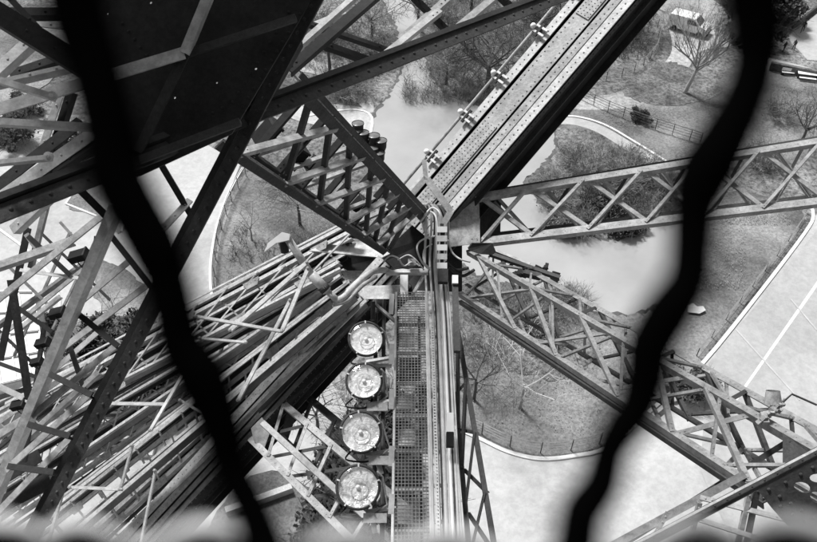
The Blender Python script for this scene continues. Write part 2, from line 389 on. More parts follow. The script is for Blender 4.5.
place(twiggy, [(585, 170, 1.3, 'twiggy shrub on the islet, just above the horizontal lattice beam'),
  (615, 190, 1.4, 'twiggy shrub on the islet behind the middle of the horizontal lattice beam'),
  (556, 205, 1.2, 'twiggy shrub on the islet nearest to the square gusset plate'),
  (640, 175, 1.3, 'twiggy shrub on the islet close to the upper kerb, left of the broad black wire'),
  (578, 228, 1.1, 'low twiggy shrub at the near tip of the islet, against the open water'),
  (670, 195, 1.3, 'twiggy shrub behind the broad black wire where it crosses the lattice beam'),
  (350, 95, 1.5, 'twiggy shrub on the bank above the cluster of round spotlights'),
  (380, 60, 1.5, 'twiggy shrub at the pond head under the long dark beam'),
  (318, 40, 1.5, 'twiggy shrub framed by the small triangle of dark braces near the top'),
  (440, 20, 1.6, 'twiggy shrub behind the light diagonal braces at the top edge'),
  (540, 22, 1.5, 'twiggy shrub touching the upper left side of the riveted girder'),
  (560, 300, .8, 'twiggy shrub on the near bank under the lower right box truss'),
  (780, 118, 1.2, 'twiggy shrub on the lawn under the white table'),
  (612, 8, 1.4, 'twiggy shrub left of the white van along the winding fence'),
  (760, 165, 1.2, 'twiggy shrub behind the right end of the horizontal lattice beam')])
leafy = shrub_proto('leafy_shrub', TWIG, LEAFM, 1.6, 1.6, 20, 5000, .11, 4)
place(leafy, [(600, 215, 1.5, 'dense leafy shrub on the islet edge over the dark reflection'),
  (625, 232, 1.1, 'dense leafy shrub at the lower rim of the islet beside the open water'),
  (566, 232, 1.0, 'dense leafy shrub at the left rim of the islet beside the open water'),
  (545, 345, .8, 'leafy shrub on the near bank inside the lower right box truss'),
  (530, 330, .7, 'small leafy shrub on the near bank by the first cross brace'),
  (365, 70, 1.3, 'leafy shrub over the pond head left of the dark tree'),
  (740, 10, 1.8, 'leafy shrub hidden partly by the broad black wire at the top')])
dark = shrub_proto('evergreen_shrub', TWIG, LEAFD, 1.8, 2.4, 16, 6500, .12, 6)
place(dark, [(372, 488, 2.1, 'dark evergreen shrub behind the lowest two floodlights'),
  (382, 436, 1.8, 'dark evergreen shrub between the third floodlight and the catwalk'),
  (352, 545, 1.9, 'dark evergreen shrub below the lowest floodlight bracket'),
  (132, 372, 1.7, 'dark evergreen shrub on the gravel left of the leaning black wire'),
  (104, 352, 1.5, 'dark evergreen shrub framed by the light and dark near beams'),
  (20, 142, 1.3, 'dark evergreen shrub at the left edge under the grey tie arm'),
  (30, 112, 1.0, 'dark evergreen strip under the wide light beam at the left edge'),
  (748, 40, 1.6, 'dark evergreen shrub left of the people at top right'),
  (770, 22, 1.9, 'tall dark evergreen shrub behind the standing person'),
  (640, 120, .6, 'small dark evergreen shrub beside the straight fence'),
  (690, 395, 1.0, 'dark evergreen shrub seen through the lower right box truss'),
  (80, 165, 1.5, 'dark evergreen shrub beside the pale path at upper left'),
  (150, 398, 1.6, 'dark evergreen shrub under the pale tie at left, lowest of its clump'),
  (45, 338, .9, 'dark evergreen shrub left of the long light beam')])
# ================================================================== PARK FENCES, VAN, PEOPLE
def fence(label, px, h, step, k=4):
    pts = smoothloop([G(x, y, .12) for x, y in px], k, False)
    t = thing('wire_fence', label, 'fence', pts[0], 'wire fences in the park'); off = pts[0]
    acc = 0; last = None; posts = [pts[0]]
    for a, b in zip(pts, pts[1:]):
        L = (b-a).length; q = 0
        while acc+L-q >= step:
            q += step-acc; posts.append(lerp(a, b, q/L)); acc = 0
        acc += L-q
    posts.append(pts[-1])
    for p in posts[:60]: MB().tube([p-Z*.1, p+Z*h], .045, 6).build('post', mat('fence_post', .03, .06, .7), t)
    w = MB()
    for f in (.25, .5, .75, .97): w.tube([p+Z*h*f for p in pts], .03 if f < .9 else .045, 3, False)
    w.build('wires', mat('fence_wire', .12, .20, .5), t); return t
fence('curved low wire fence round the lawn below the pond', [(455, 420), (478, 431), (508, 445), (540, 452), (575, 449), (606, 440), (640, 415)], 1.5, 2.6)
fence('curved wire fence along the pale path at left', [(246, 175), (232, 200), (219, 240), (215, 285), (223, 328)], 1.5, 2.4)
fence('straight wire fence running below the bare tree with the grey trunk', [(580, 98), (610, 112), (650, 127), (700, 143)], 1.5, 2.2)
fence('winding wire fence at the loop of the path left of the white van', [(590, 82), (630, 74), (655, 52), (658, 28), (645, 10)], 1.3, 2.4)
fence('wire fence along the kerb of the pale road at right', [(697, 355), (752, 287), (798, 228), (806, 212)], 1.0, 3)
# van
def van():
    loc = G(688, 31); t = thing('white_van', 'white panel van with a dark windscreen parked at the path behind the bare tree', 'van', loc)
    ax = V((.82, -.57, 0)).normalized(); sd = V((-ax.y, ax.x, 0))
    prof = [(-2.4, .4), (-2.45, 1.2), (-2.3, 2.0), (.7, 2.05), (1.45, 1.35), (2.3, 1.15), (2.45, .7), (2.4, .4)]
    b = MB(); b.prism([loc+ax*x+Z*z-sd*.92 for x, z in prof], [loc+ax*x+Z*z+sd*.92 for x, z in prof]); b.build('body', WHITE, t)
    n = (V((0, 0, 1))*.75+ax*.7).normalized()
    q = lambda x, z, s: loc+ax*x+Z*z+sd*s
    MB().plate([q(.8, 2.0, -.75), q(1.4, 1.44, -.8), q(1.4, 1.44, .8), q(.8, 2.0, .75)], .06).build('windscreen', WINDOW, t)
    for s in (-1, 1):
        MB().plate([q(-.1, 1.3, .93*s), q(1.25, 1.3, .93*s), q(.7, 1.85, .93*s), q(-.1, 1.85, .93*s)], .03).build('side_window', WINDOW, t)
        for x in (-1.5, 1.6):
            c = q(x, .36, .86*s); MB().lathe([(.001, -.12), (.34, -.12), (.36, 0), (.34, .12), (.001, .12)], c, sd, 16).build('wheel', RUBBER, t)
        MB().plate([q(2.38, .75, .55*s), q(2.38, .75, .85*s), q(2.34, 1.0, .85*s), q(2.34, 1.0, .55*s)], .05).build('headlight', GALV, t)
    m = MB(); m.bar(q(2.47, .5, -.85), q(2.47, .5, .85), .1, .2); m.build('bumper', CLOTHD, t)
    t.scale = (1.22,)*3
van()
def person(label, loc, yaw, hgt=1.75, stride=.25, top=CLOTHD, legs=CLOTHD, group='people at the top right'):
    t = thing('person', label, 'person', loc, group); t.rotation_euler = (0, 0, yaw)
    k = hgt/1.75
    J = {'pel': (0, 0, .95, .15), 'sp': (0, 0, 1.15, .14), 'ch': (0, 0, 1.36, .16), 'nk': (0, .01, 1.5, .06), 'hd': (0, .02, 1.62, .095), 'tp': (0, .01, 1.71, .07)}
    E = [('pel', 'sp'), ('sp', 'ch'), ('ch', 'nk'), ('nk', 'hd'), ('hd', 'tp')]
    for s, g in ((1, 'l'), (-1, 'r')):
        f = stride*s
        J['hp'+g] = (.1*s, 0, .88, .1); J['kn'+g] = (.11*s, f*.6, .5, .07); J['an'+g] = (.11*s, f, .1, .05); J['to'+g] = (.12*s, f+.17, .05, .045)
        J['sh'+g] = (.2*s, 0, 1.4, .07); J['el'+g] = (.27*s, -f*.3, 1.13, .055); J['wr'+g] = (.27*s, -f*.3+.14, .92, .04); J['ha'+g] = (.27*s, -f*.3+.2, .85, .04)
        E += [('pel', 'hp'+g), ('hp'+g, 'kn'+g), ('kn'+g, 'an'+g), ('an'+g, 'to'+g), ('ch', 'sh'+g), ('sh'+g, 'el'+g), ('el'+g, 'wr'+g), ('wr'+g, 'ha'+g)]
    names = list(J); me = bpy.data.meshes.new('body')
    me.from_pydata([tuple(V(J[n][:3])*k) for n in names], [(names.index(a), names.index(b)) for a, b in E], [])
    o = bpy.data.objects.new('body', me); COL.objects.link(o); o.parent = t
    sk = o.modifiers.new('skin', 'SKIN'); me.skin_vertices[0].data
    for i, n in enumerate(names):
        me.skin_vertices[0].data[i].radius = (J[n][3]*k,)*2; me.skin_vertices[0].data[i].use_root = (n == 'pel')
    ss = o.modifiers.new('sub', 'SUBSURF'); ss.levels = 1; ss.render_levels = 1
    me.materials.append(top)
    h = MB(); h.lathe([(.001, .1), (.07, .085), (.1, .03), (.102, -.03), (.09, -.05)], V((0, -.01, 1.64))*k, Z, 10); h.build('hair', RUBBER, t, True)
    fc = MB(); fc.lathe([(.001, .03), (.05, .02), (.068, 0)], V((0, .10, 1.61))*k, V((0, 1, .1)), 10); fc.build('face', SKIN, t, True)
    return t
person('person in black walking on the pale terrace at top right, tallest of the group', G(802, 32), 2.6, 1.85, .35)
person('person in dark coat standing left of a second figure behind the low hedge', G(783, 52), .4, 1.7, .1)
person('person in dark coat standing right of another figure behind the low hedge', G(793, 50), 2.0, 1.7, .1, mat('grey_coat', .05, .07, .8))
def table(label, loc, L, w, h, yaw, cat='table', name='park_table'):
    t = thing(name, label, cat, loc); c, s = math.cos(yaw), math.sin(yaw); a = V((c, s, 0)); b = V((-s, c, 0))
    MB().bar(loc-a*L/2+Z*h, loc+a*L/2+Z*h, w, .07).build('tabletop', WHITE, t)
    for g in (-1, 1): MB().bar(loc+a*g*(L/2-.12), loc+a*g*(L/2-.12)+Z*(h-.04), .1, w*.85, b).build('leg', CLOTHD, t)
    for g in (-1, 1): MB().bar(loc-a*L*.42+b*g*(w*.5+.35)+Z*h*.6, loc+a*L*.42+b*g*(w*.5+.35)+Z*h*.6, .3, .05).build('bench_board', WHITE, t)
table('white picnic table with dark end legs on the path at the right edge', G(806, 78), 2.6, 1.1, .8, -.25)
t0 = thing('park_bench', 'small pale bench on the path left of the white picnic table', 'bench', G(787, 75))
L0 = t0.location.copy(); MB().bar(L0+V((-.8, .1, .45)), L0+V((.8, -.2, .45)), .45, .06).build('seat', WHITE, t0)
MB().bar(L0+V((-.8, .32, .75)), L0+V((.8, .02, .75)), .05, .4).build('backrest', WHITE, t0)
for g in (-.7, .7): MB().bar(L0+V((g, 0, 0)), L0+V((g, 0, .42)), .1, .4).build('leg', CLOTHD, t0)
w = MB(); w.bar(G(770, 66, .6), G(830, 82, .6)+V((0, 1.4, 0)), .5, 1.2); tag(w.build('low_wall', mat('mossy_stone', .08, .22, .9, 2, fine=(6, .6, 1.1))), 'low mossy wall between the people and the picnic table', 'wall')
w = MB(); w.bar(G(792, 28, .4), G(822, 4, .4), .3, .8); tag(w.build('low_wall', mat('dark_stone', .03, .06, .9, 2)), 'dark low wall edging the pale terrace at the top right corner', 'wall')
w = MB(); c0 = G(695, 310); w.plate([c0+V((-.9, -.5, .25)), c0+V((-.7, .3, .3)), c0+V((-.1, .7, .25)), c0+V((.2, .2, .3)), c0+V((.8, .3, .25)), c0+V((.9, -.3, .3)), c0+V((.2, -.7, .25))], .03, Z); tag(w.build('crumpled_sheet', WHITE), 'crumpled white sheet lying on the grass near the road kerb', 'litter')
# pavilion roof seen at the left, and the stepped stone pier foot
def pavilion():
    o = G(25, 385); t = thing('glass_roof_pavilion', 'low pavilion with a pale ribbed glass roof at the left edge', 'pavilion', o)
    A, B, C, D = G(-60, 330), G(52, 330), G(66, 410), G(-50, 440)
    cs = [A, B, C, D]
    for p in cs: p.z = 0
    MB().plate([V((p.x, p.y, 2.6)) for p in cs], 5.0, Z).build('wall', STONE, t)
    MB().plate([V((p.x, p.y, 5.2)) for p in cs], .12, Z).build('roof', mat('roof_glass', .30, .42, .3, .5), t)
    for i in range(9):
        f = i/8; a = lerp(A, B, f); b = lerp(D, C, f)
        MB().bar(V((a.x, a.y, 5.32)), V((b.x, b.y, 5.32)), .12, .1).build('rib', WHITE, t)
    for i in range(5):
        f = i/4; a = lerp(A, D, f); b = lerp(B, C, f)
        MB().bar(V((a.x, a.y, 5.44)), V((b.x, b.y, 5.44)), .16, .12).build('cross_rib', WHITE, t)
pavilion()
def pier():
    o = G(112, 430); t = thing('stone_pier', 'stepped pale stone foot of the tower leg seen between the lattice beams', 'pier', o)
    for i in range(7):
        s = 4.2-.5*i
        MB().bar(o+V((-s, i*.15, .25+.5*i)), o+V((s, i*.15, .25+.5*i)), s*1.3, .44).build('step', STONE if i % 2 == 0 else STEELD, t)
pier()
w = MB(); a = G(196, 232, .5); w.bar(a+V((-.6, 0, 0)), a+V((.9, .1, 0)), .9, 1.0)
for g in (-.6, .9): w.bar(a+V((g-.05, -.46, .1)), a+V((g+.05, -.46, .1)), .04, .9)
# ================================================================== THE TOWER'S IRONWORK
def memb(t, name, a, b, w, h, m=STEEL, up=Z, th=.014, side=1, rv=0, step=.12, box=False):
    mb = MB()
    if box: mb.bar(a, b, w, h, up)
    else: mb.angle(a, b, w, h, th, up, side)
    if name in ('brace', 'batten'):
        d, s, u = frame(b-a, up)
        for e in (.05, .11): mb.rivet(a+d*e+u*th/2, u, .012); mb.rivet(b-d*e+u*th/2, u, .012)
    if rv:
        d, s, u = frame(b-a, up); o = u*((h/2) if box else th/2)
        mb.rivets(a+o, b+o, u, rv, step)
    return mb.build(name, m, t)
def lattice(t, a0, a1, b0, b1, n, w=.075, h=.05, m=STEEL, up=None, both=True, name='brace', m2=None, start=0, batten=False):
    nrm = (a1-a0).cross(b0-a0).normalized()
    if nrm.dot(-FW) < 0: nrm = -nrm
    up = up or nrm
    for i in range(start, n):
        f, g = i/n, (i+1)/n
        p, q = lerp(a0, a1, f), lerp(b0, b1, g)
        memb(t, name, p+nrm*.02, q+nrm*.02, w, h, m, up, .012, random.choice((-1, 1)))
        if both:
            p, q = lerp(b0, b1, f), lerp(a0, a1, g)
            memb(t, name, p-nrm*.045, q-nrm*.045, w, h, m2 or m, up, .012, -1)
        if batten:
            memb(t, 'batten', lerp(a0, a1, f)-nrm*.02, lerp(b0, b1, f)-nrm*.02, w, h, m2 or m, up)
def tiltup(k=.0): return (Z*(1-k)+(-FW)*k).normalized()
# ---- the big riveted girder
def big_girder(name, label, A, B, wd, dp, tilt, strips, mtop, mside, rv=.013, flip=1, seam=True):
    t = thing(name, label, 'girder', A); L = (B-A).normalized()
    v = (-FW); v = (v-L*v.dot(L)).normalized(); s0 = L.cross(v).normalized()    # to the right of the run as seen
    N = (v*math.cos(tilt)-s0*flip*math.sin(tilt)).normalized(); Sd = L.cross(N).normalized()
    if Sd.dot(s0)*flip < 0: Sd = -Sd
    # Sd points to the dark side
    for (x0, x1, hh, mm, rows) in strips:      # across the top from the light edge (0) to the dark edge (1)
        mb = MB(); c = Sd*((x0+x1)/2-.5)*wd; wv = (x1-x0)*wd
        mb.bar(A+c+N*(hh-.012), B+c+N*(hh-.012), wv, .024, N)
        nf = len(mb.f)
        for rr in rows:
            o = Sd*(x0+(x1-x0)*rr-.5)*wd+N*hh
            mb.rivets(A+o, B+o, N, rv, .115)
        mb.build('top_plate', mm, t, False, STEELM, nf)  # rivet heads take a darker iron to paint in their shadows
    MB().plate([A+Sd*(wd/2-.03)-N*.03, B+Sd*(wd/2-.03)-N*.03, B+Sd*(wd/2-.03)-N*dp, A+Sd*(wd/2-.03)-N*dp], .02, Sd).build('side_web', mside, t)  # near-black mside paints the shade on the girder's side
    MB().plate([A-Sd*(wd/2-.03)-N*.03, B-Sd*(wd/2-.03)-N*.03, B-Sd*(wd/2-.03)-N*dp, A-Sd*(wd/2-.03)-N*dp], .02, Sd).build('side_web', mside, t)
    MB().bar(A+Sd*(wd/2+.02)-N*dp*.5, B+Sd*(wd/2+.02)-N*dp*.5, .10, .02, N).build('stiffener', STEELD, t)
    MB().bar(A+Sd*.06-N*(dp+.01), B+Sd*.06-N*(dp+.01), wd+.12, .02, N).build('bottom_flange', mside, t)
    return t, L, N, Sd
A = P(411, 224, 14.5); B = P(629, -32, 14.2); B = A+(B-A)*1.3
st = [(.0, .17, .0, STEELL, (.5,)), (.165, .235, -.12, STEELK, ()), (.23, .585, -.02, STEEL, (.15, .85)), (.585, .64, -.10, STEELK, ()), (.64, .80, .0, STEEL, (.5,)), (.802, .825, -.04, STEELD, ()), (.827, 1.0, .015, STEELL, (.5,))]  # sunken near-black strips paint the shade in the gaps between plates
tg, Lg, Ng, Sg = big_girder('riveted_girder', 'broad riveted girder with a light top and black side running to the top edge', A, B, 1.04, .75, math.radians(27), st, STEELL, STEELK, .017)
tg['group'] = 'main riveted girders'
for (f0, f1) in ((.03, .30), (.62, .70)):
    m1 = MB(); a_, b_ = lerp(A, B, f0)-Sg*.10+Ng*.006, lerp(A, B, f1)-Sg*.10+Ng*.006
    m1.bar(a_-Ng*.012, b_-Ng*.012, .30, .02, Ng); nf = len(m1.f)
    for q in (-.12, -.04, .04, .12): m1.rivets(a_+Sg*q, b_+Sg*q, Ng, .013, .075)
    m1.build('splice_plate', STEEL, tg, False, STEELM, nf)  # darker rivets again carry painted shadow
m1 = MB(); m1.bar(A+Sg*.525-Ng*.12, B+Sg*.525-Ng*.12, .14, .014, Sg); m1.rivets(A+Sg*.533-Ng*.12, B+Sg*.533-Ng*.12, Sg, .017, .115); m1.build('edge_angle', STEELD, tg)
# conduit with clamps that runs along the girder's light edge
def edge_pipe():
    a = A-Sg*.66+Ng*.04; b = B-Sg*.66+Ng*.04
    t = thing('conduit', 'thin conduit with pale ball lamps clamped along the light edge of the riveted girder', 'conduit', a)
    MB().tube([a, b], .03, 10).build('pipe', STEEL, t)
    L = (b-a).length
    for f in (.154, .277, .396, .538, .665, .8):
        p = lerp(a, b, f)
        MB().lathe([(.001, -.04), (.035, -.035), (.055, -.01), (.052, .03), (.03, .055), (.001, .06)], p-Sg*.03+Ng*.06, (Ng-Sg).normalized(), 14).build('ball_lamp', WHITE, t, True)
        for g in (-.06, .06):
            q = p+Lg*g; MB().bar(q+Ng*.03, q+Sg*.26+Ng*.03, .04, .05, Ng).build('clamp', GALV, t)
        MB().bar(p-Lg*.14+Sg*.11+Ng*.035, p+Lg*.14+Sg*.11+Ng*.035, .05, .04, Ng).build('clamp_rail', STEELK, t)
    return t
edge_pipe()
# ---- main node: plates under the meeting of the members
def plate_thing(name, label, px, th=.02, m=STEEL, rows=(), r=.013, step=.1, cat='gusset plate', group='gusset plates at the main joint', holes=()):
    pts = [P(*p) for p in px]; t = MB().plate(pts, th, None, holes)
    n = (pts[1]-pts[0]).cross(pts[2]-pts[0]).normalized()
    if n.dot(-FW) < 0: n = -n
    for (a, b) in rows: t.rivets(P(*a)+n*th/2, P(*b)+n*th/2, n, r, step)
    return tag(t.build(name, m), label, cat, group)
plate_thing('gusset_plate', 'square light gusset plate with dotted rivet rows where the horizontal lattice beam starts', [(446, 200, 14.5), (479, 196, 14.6), (480, 243, 14.3), (450, 247, 14.2)], .025, STEEL,
   [((462, 199, 14.5), (478, 197, 14.5)), ((455, 241, 14.3), (479, 238, 14.3))])
plate_thing('gusset_plate', 'dark plate standing behind the first bay of the horizontal lattice beam', [(480, 201, 15.2), (501, 199, 15.4), (500, 238, 15.2), (480, 241, 15.1)], .02, STEELK)
plate_thing('gusset_plate', 'long light wedge plate with pointed ends left of the main joint', [(309, 251, 14.9), (342, 237, 15.2), (374, 243, 15), (390, 254, 14.8), (382, 258, 14.8)], .02, STEELL, [((316, 248, 14.95), (341, 238, 15.15))])
plate_thing('gusset_plate', 'grey plate below the light wedge plate', [(322, 271, 15.1), (362, 271, 15.2), (374, 279, 15), (350, 294, 15), (330, 290, 15)], .02, STEEL)
plate_thing('gusset_plate', 'black recess plate between the wedge plate and the grey plate', [(318, 254, 15.7), (384, 257, 15.7), (386, 276, 15.6), (322, 272, 15.7)], .02, STEELK)
plate_thing('gusset_plate', 'grey plate with a notched left end under the catwalk head', [(356, 291, 14.3), (362, 286, 14.3), (400, 285, 14.2), (398, 299, 14.0), (364, 299, 14.1)], .02, STEEL)
plate_thing('gusset_plate', 'black web plate under the meeting of the ladder truss and the girder', [(384, 252, 15.2), (424, 214, 15.5), (462, 226, 15.6), (462, 292, 15.0), (400, 290, 15.1), (384, 262, 15.2)], .02, STEELK)
# ---- the ladder truss to the upper left
def box_truss(name, label, a0, a1, b0, b1, off, n, cw=.14, ch=.10, bw=.075, m=STEEL, mb_=None, mback=None, up=Z, rv=0, both=True, batten=False, taper=None, group=None, side=1, nb=None, cat='lattice beam', chm=None):
    t = thing(name, label, cat, a0, group)
    mb_ = mb_ or m; mback = mback or m; chm = chm or m
    memb(t, 'chord', a0, a1, cw, ch, chm, up, .016, side, rv); memb(t, 'chord', b0, b1, cw, ch, chm, up, .016, -side, rv)
    lattice(t, a0, a1, b0, b1, n, bw, bw*.6, mb_, None, both, 'brace', mback, 0, batten)
    if off is not None:
        c0, c1, d0, d1 = a0+off, a1+off*(taper or 1), b0+off, b1+off*(taper or 1)
        memb(t, 'chord', c0, c1, cw, ch, mback, up, .016, side); memb(t, 'chord', d0, d1, cw, ch, mback, up, .016, -side)
        lattice(t, c0, c1, d0, d1, nb or n, bw, bw*.6, mback, None, False, 'brace', mback)
    return t
U0, U1, L0_, L1 = P(296, 78, 8.4), P(426, 216, 14.0), P(226, 143, 8.2), P(390, 252, 14.0)
tt = thing('ladder_truss', 'dark ladder-like truss with light cross bars between the black plates and the main joint', 'lattice beam', L0_, 'lattice beams of the tower')
vback = FW*.75+UP*.12-RT*.03
for (a, b, s) in ((U0, U1, 1), (L0_, L1, -1)):
    memb(tt, 'chord', a, b, .12, .12, STEELD, tiltup(.5), .02, s, .012, .16)  # chord colours darkened to paint in the shade of the deck
    memb(tt, 'chord', a+vback, b+vback*.6, .11, .1, STEELK, tiltup(.5), .02, s)
memb(tt, 'flange', U0+UP*.07+RT*.05, U1+UP*.07+RT*.05, .05, .06, STEELD, tiltup(.3), .012)
LB = [((240, 157), (341, 131)), ((285, 185), (368, 159)), ((316, 205), (388, 182)), ((345, 222), (402, 198)), ((363, 233), (414, 207)), ((378, 243), (420, 211))]
def onl(a, b, x):       # point on a 3-D line whose picture x is x
    lo, hi = 0, 1
    for _ in range(30):
        m = (lo+hi)/2; p = lerp(a, b, m)-CAM; xx = 408.5+FOC*p.x/p.dot(FW)
        if xx < x: lo = m
        else: hi = m
    return lerp(a, b, (lo+hi)/2)
for (a, b) in LB:
    p, q = onl(L0_, L1, a[0]), onl(U0, U1, b[0])
    memb(tt, 'brace', p-FW*.03, q-FW*.03, .085, .05, STEEL, tiltup(.6), .014)
for (xa, xb) in ((284, 302), (318, 322), (345, 341), (365, 363), (374, 381), (384, 395), (388, 407)):
    p, q = onl(L0_, L1, xa), onl(U0, U1, xb+8)
    memb(tt, 'brace', p+FW*.05, q+FW*.05, .07, .05, STEELD, tiltup(.6), .014)
for k in range(8):
    f = .06+k*.12; p = lerp(L0_+vback, L1+vback*.6, f); q = lerp(U0+vback, U1+vback*.6, f-.03)
    memb(tt, 'brace', p, q, .09, .05, STEELK, tiltup(.6), .014)
    if k < 6:
        q = lerp(U0+vback, U1+vback*.6, f+.17); memb(tt, 'brace', p+FW*.04, q+FW*.04, .06, .04, STEEL, tiltup(.4), .014)
# small black projectors inside it
def projector(label, loc, d, s=1.0, group='small black projectors on the ironwork'):
    t = thing('projector', label, 'projector', loc, group); d = d.normalized()
    MB().bar(loc-d*.13*s, loc+d*.13*s, .17*s, .12*s, Z).build('housing', RUBBER, t)
    MB().bar(loc+d*.131*s, loc+d*.16*s, .19*s, .14*s, Z).build('visor', STEELK, t)
    f, sd, u = frame(d, Z)
    y = MB(); y.tube([loc+sd*.1*s, loc+sd*.1*s-u*.16*s, loc-sd*.1*s-u*.16*s, loc-sd*.1*s], .012*s, 5); y.build('yoke', STEELK, t)
    return t
dd = (RT*.9+UP*.9-FW*.3)
for i, (x, y, d, s, lab) in enumerate([(266, 134, 9.6, 1.25, 'black projector in the first bay of the ladder truss'), (296, 158, 10.3, 1.1, 'black projector in the second bay of the ladder truss'),
      (312, 165, 10.8, .8, 'small black projector right of the second bay projector'), (344, 191, 12.0, .8, 'small black projector midway down the ladder truss'), (358, 204, 12.5, .9, 'black projector in the narrow lower bays of the ladder truss'),
      (78, 256, 7.2, 1.1, 'black projector by the long light beam, topmost of the left row'), (57, 313, 7.6, 1.0, 'black projector behind the long light beam, second of the left row'),
      (42, 343, 7.8, .9, 'black projector behind the long light beam, third of the left row'), (18, 405, 8.2, 1.0, 'black projector low at the left edge'), (36, 362, 8.0, .8, 'small black projector under the third of the left row')]):
    projector(lab, P(x, y, d), dd if i < 5 else (RT*1.0+UP*.25-FW*.2), s if i < 5 else s*.55)
# cluster of round spotlights over the pond
def spot(label, loc, d, s=1):
    t = thing('round_spotlight', label, 'spotlight', loc, 'cluster of round dark spotlights'); 
    MB().lathe([(.001, -.14), (.06, -.13), (.085, -.06), (.09, .04), (.1, .05), (.1, .07)], loc, d, 16).build('housing', STEELD, t, True)
    MB().lathe([(.098, .06), (.06, .075), (.001, .08)], loc, d, 16).build('lens', mat('dull_lens', .10, .16, .25), t, True)
    return t
sp0 = spot('round spotlight at the top of the cluster beside the ladder truss', P(358, 127, 12.4), (UP+FW*-.8).normalized())
for x, y, lab in [(363, 136, 'round spotlight second from the top of the cluster'), (374, 139, 'round spotlight standing to the right at mid height of the cluster'), (381, 144, 'round spotlight farthest right in the cluster, over the water'),
                  (373, 151, 'round spotlight under the farthest right one'), (379, 156, 'lowest round spotlight of the cluster'), (356, 134, 'round spotlight tucked against the ladder truss chord')]:
    copy_thing(sp0, P(x, y, 12.4), lab)
mb = MB(); mb.tube([P(357, 128, 12.5), P(364, 140, 12.5), P(374, 148, 12.5), P(380, 158, 12.55)], .02, 6); mb.tube([P(364, 140, 12.5), P(383, 144, 12.5)], .02, 6); mb.tube([P(360, 150, 12.4), P(374, 148, 12.5)], .02, 6)
tag(mb.build('spotlight_bracket', STEELD), 'thin branching bracket that carries the cluster of round spotlights', 'bracket')
# ---- horizontal lattice beam to the right
a0, a1, b0, b1 = P(474, 197, 14.6), P(860, 134, 14.4), P(474, 242, 14.4), P(860, 196, 14.2)
a1 = a0+(a1-a0)*1.35; b1 = b0+(b1-b0)*1.35
ht = thing('lattice_beam', 'light grey horizontal lattice beam crossing the islet to the right edge', 'lattice beam', a0, 'lattice beams of the tower')
memb(ht, 'chord', a0, a1, .13, .10, STEEL, tiltup(.25), .016, 1, .011, .2); memb(ht, 'chord', b0, b1, .15, .10, STEEL, tiltup(.25), .016, 1, .011, .2)
offh = FW*.8+UP*.12
memb(ht, 'chord', a0+offh, a1+offh, .09, .08, STEELD, tiltup(.2), .016, -1); memb(ht, 'chord', b0+offh, b1+offh, .09, .08, STEELD, tiltup(.2), .016, 1)
xs = [480, 530, 587, 645, 702, 762, 825, 890, 955]
for i in range(8):
    p, q = onl(b0, b1, xs[i]), onl(a0, a1, xs[i+1]-4)
    memb(ht, 'brace', p-FW*.03, q-FW*.03, .055, .07, STEEL, tiltup(.2), .012, 1)
    p, q = onl(a0, a1, xs[i]), onl(b0, b1, xs[i+1]+3)
    memb(ht, 'brace', p+FW*.04, q+FW*.04, .085, .03, STEEL, tiltup(.4), .012, 1)
    xm = (xs[i]+xs[i+1])/2
    for c_, d_ in ((b0, b1, a0, a1), (a0, a1, b0, b1)) and (((b0, b1), (a0, a1)), ((a0, a1), (b0, b1))):
        p, q = onl(*[v+offh*.5 for v in c_], xm-18), onl(*[v+offh*.5 for v in d_], xm+20); memb(ht, 'brace', p, q, .03, .03, STEELM, tiltup(.3), .01)
    if i:
        p, q = onl(b0+offh, b1+offh, xs[i]+12), onl(a0+offh, a1+offh, xs[i]+45)
        memb(ht, 'brace', p, q, .06, .04, STEELD, tiltup(.4), .012, 1)
    p, q = onl(a0+offh, a1+offh, xs[i]+12), onl(b0+offh, b1+offh, xs[i]+48)
    memb(ht, 'brace', p, q, .06, .04, STEEL, tiltup(.4), .012, 1)
# ---- box truss to the lower right
LRt = thing('box_truss', 'four-chord box truss dropping from the main joint to the lower right corner', 'lattice beam', P(470, 251, 14.4), 'lattice beams of the tower')
cA = (P(468, 250, 14.4), P(835, 460, 7.4)); cB = (P(486, 246, 15.1), P(845, 446, 8.3)); cC = (P(460, 292, 14.4), P(765, 492, 7.6)); cD = (P(466, 284, 15.1), P(790, 478, 8.3))
for (c, w_, m_, s) in ((cA, .085, STEELM, 1), (cB, .10, STEELM, -1), (cC, .085, STEELM, 1), (cD, .07, STEELD, -1)):
    memb(LRt, 'chord', c[0], c[1], w_, .08, m_, tiltup(.15), .014, s, .010, .13)
memb(LRt, 'chord', cC[0]-UP*.16, cC[1]-UP*.1, .06, .06, STEELD, tiltup(.15), .014, 1)
def lp(c, x): return onl(c[0], c[1], x)
for (xa, xc) in ((478, 515), (530, 556), (580, 618), (655, 672), (705, 748)):
    memb(LRt, 'brace', lp(cA, xa)-FW*.03, lp(cC, xc)-FW*.03, .06, .05, STEELM, tiltup(.3), .012)
for (xa, xc) in ((535, 468), (612, 538), (690, 610), (755, 677)):
    memb(LRt, 'brace', lp(cA, xa)+FW*.03, lp(cC, xc)+FW*.03, .06, .05, STEELM, tiltup(.2), .012)
for (xa, xc) in ((500, 530), (545, 560), (600, 640), (650, 690), (705, 745), (745, 775)):
    memb(LRt, 'brace', lp(cB, xa), lp(cD, xc), .05, .05, STEELD, tiltup(.3), .012)
for x in (505, 590, 668, 740):
    memb(LRt, 'batten', lp(cB, x+6), lp(cA, x-10), .05, .04, STEELD, tiltup(.3), .012)
    memb(LRt, 'batten', lp(cC, x-14), lp(cD, x+2), .05, .04, STEELM, tiltup(.3), .012)
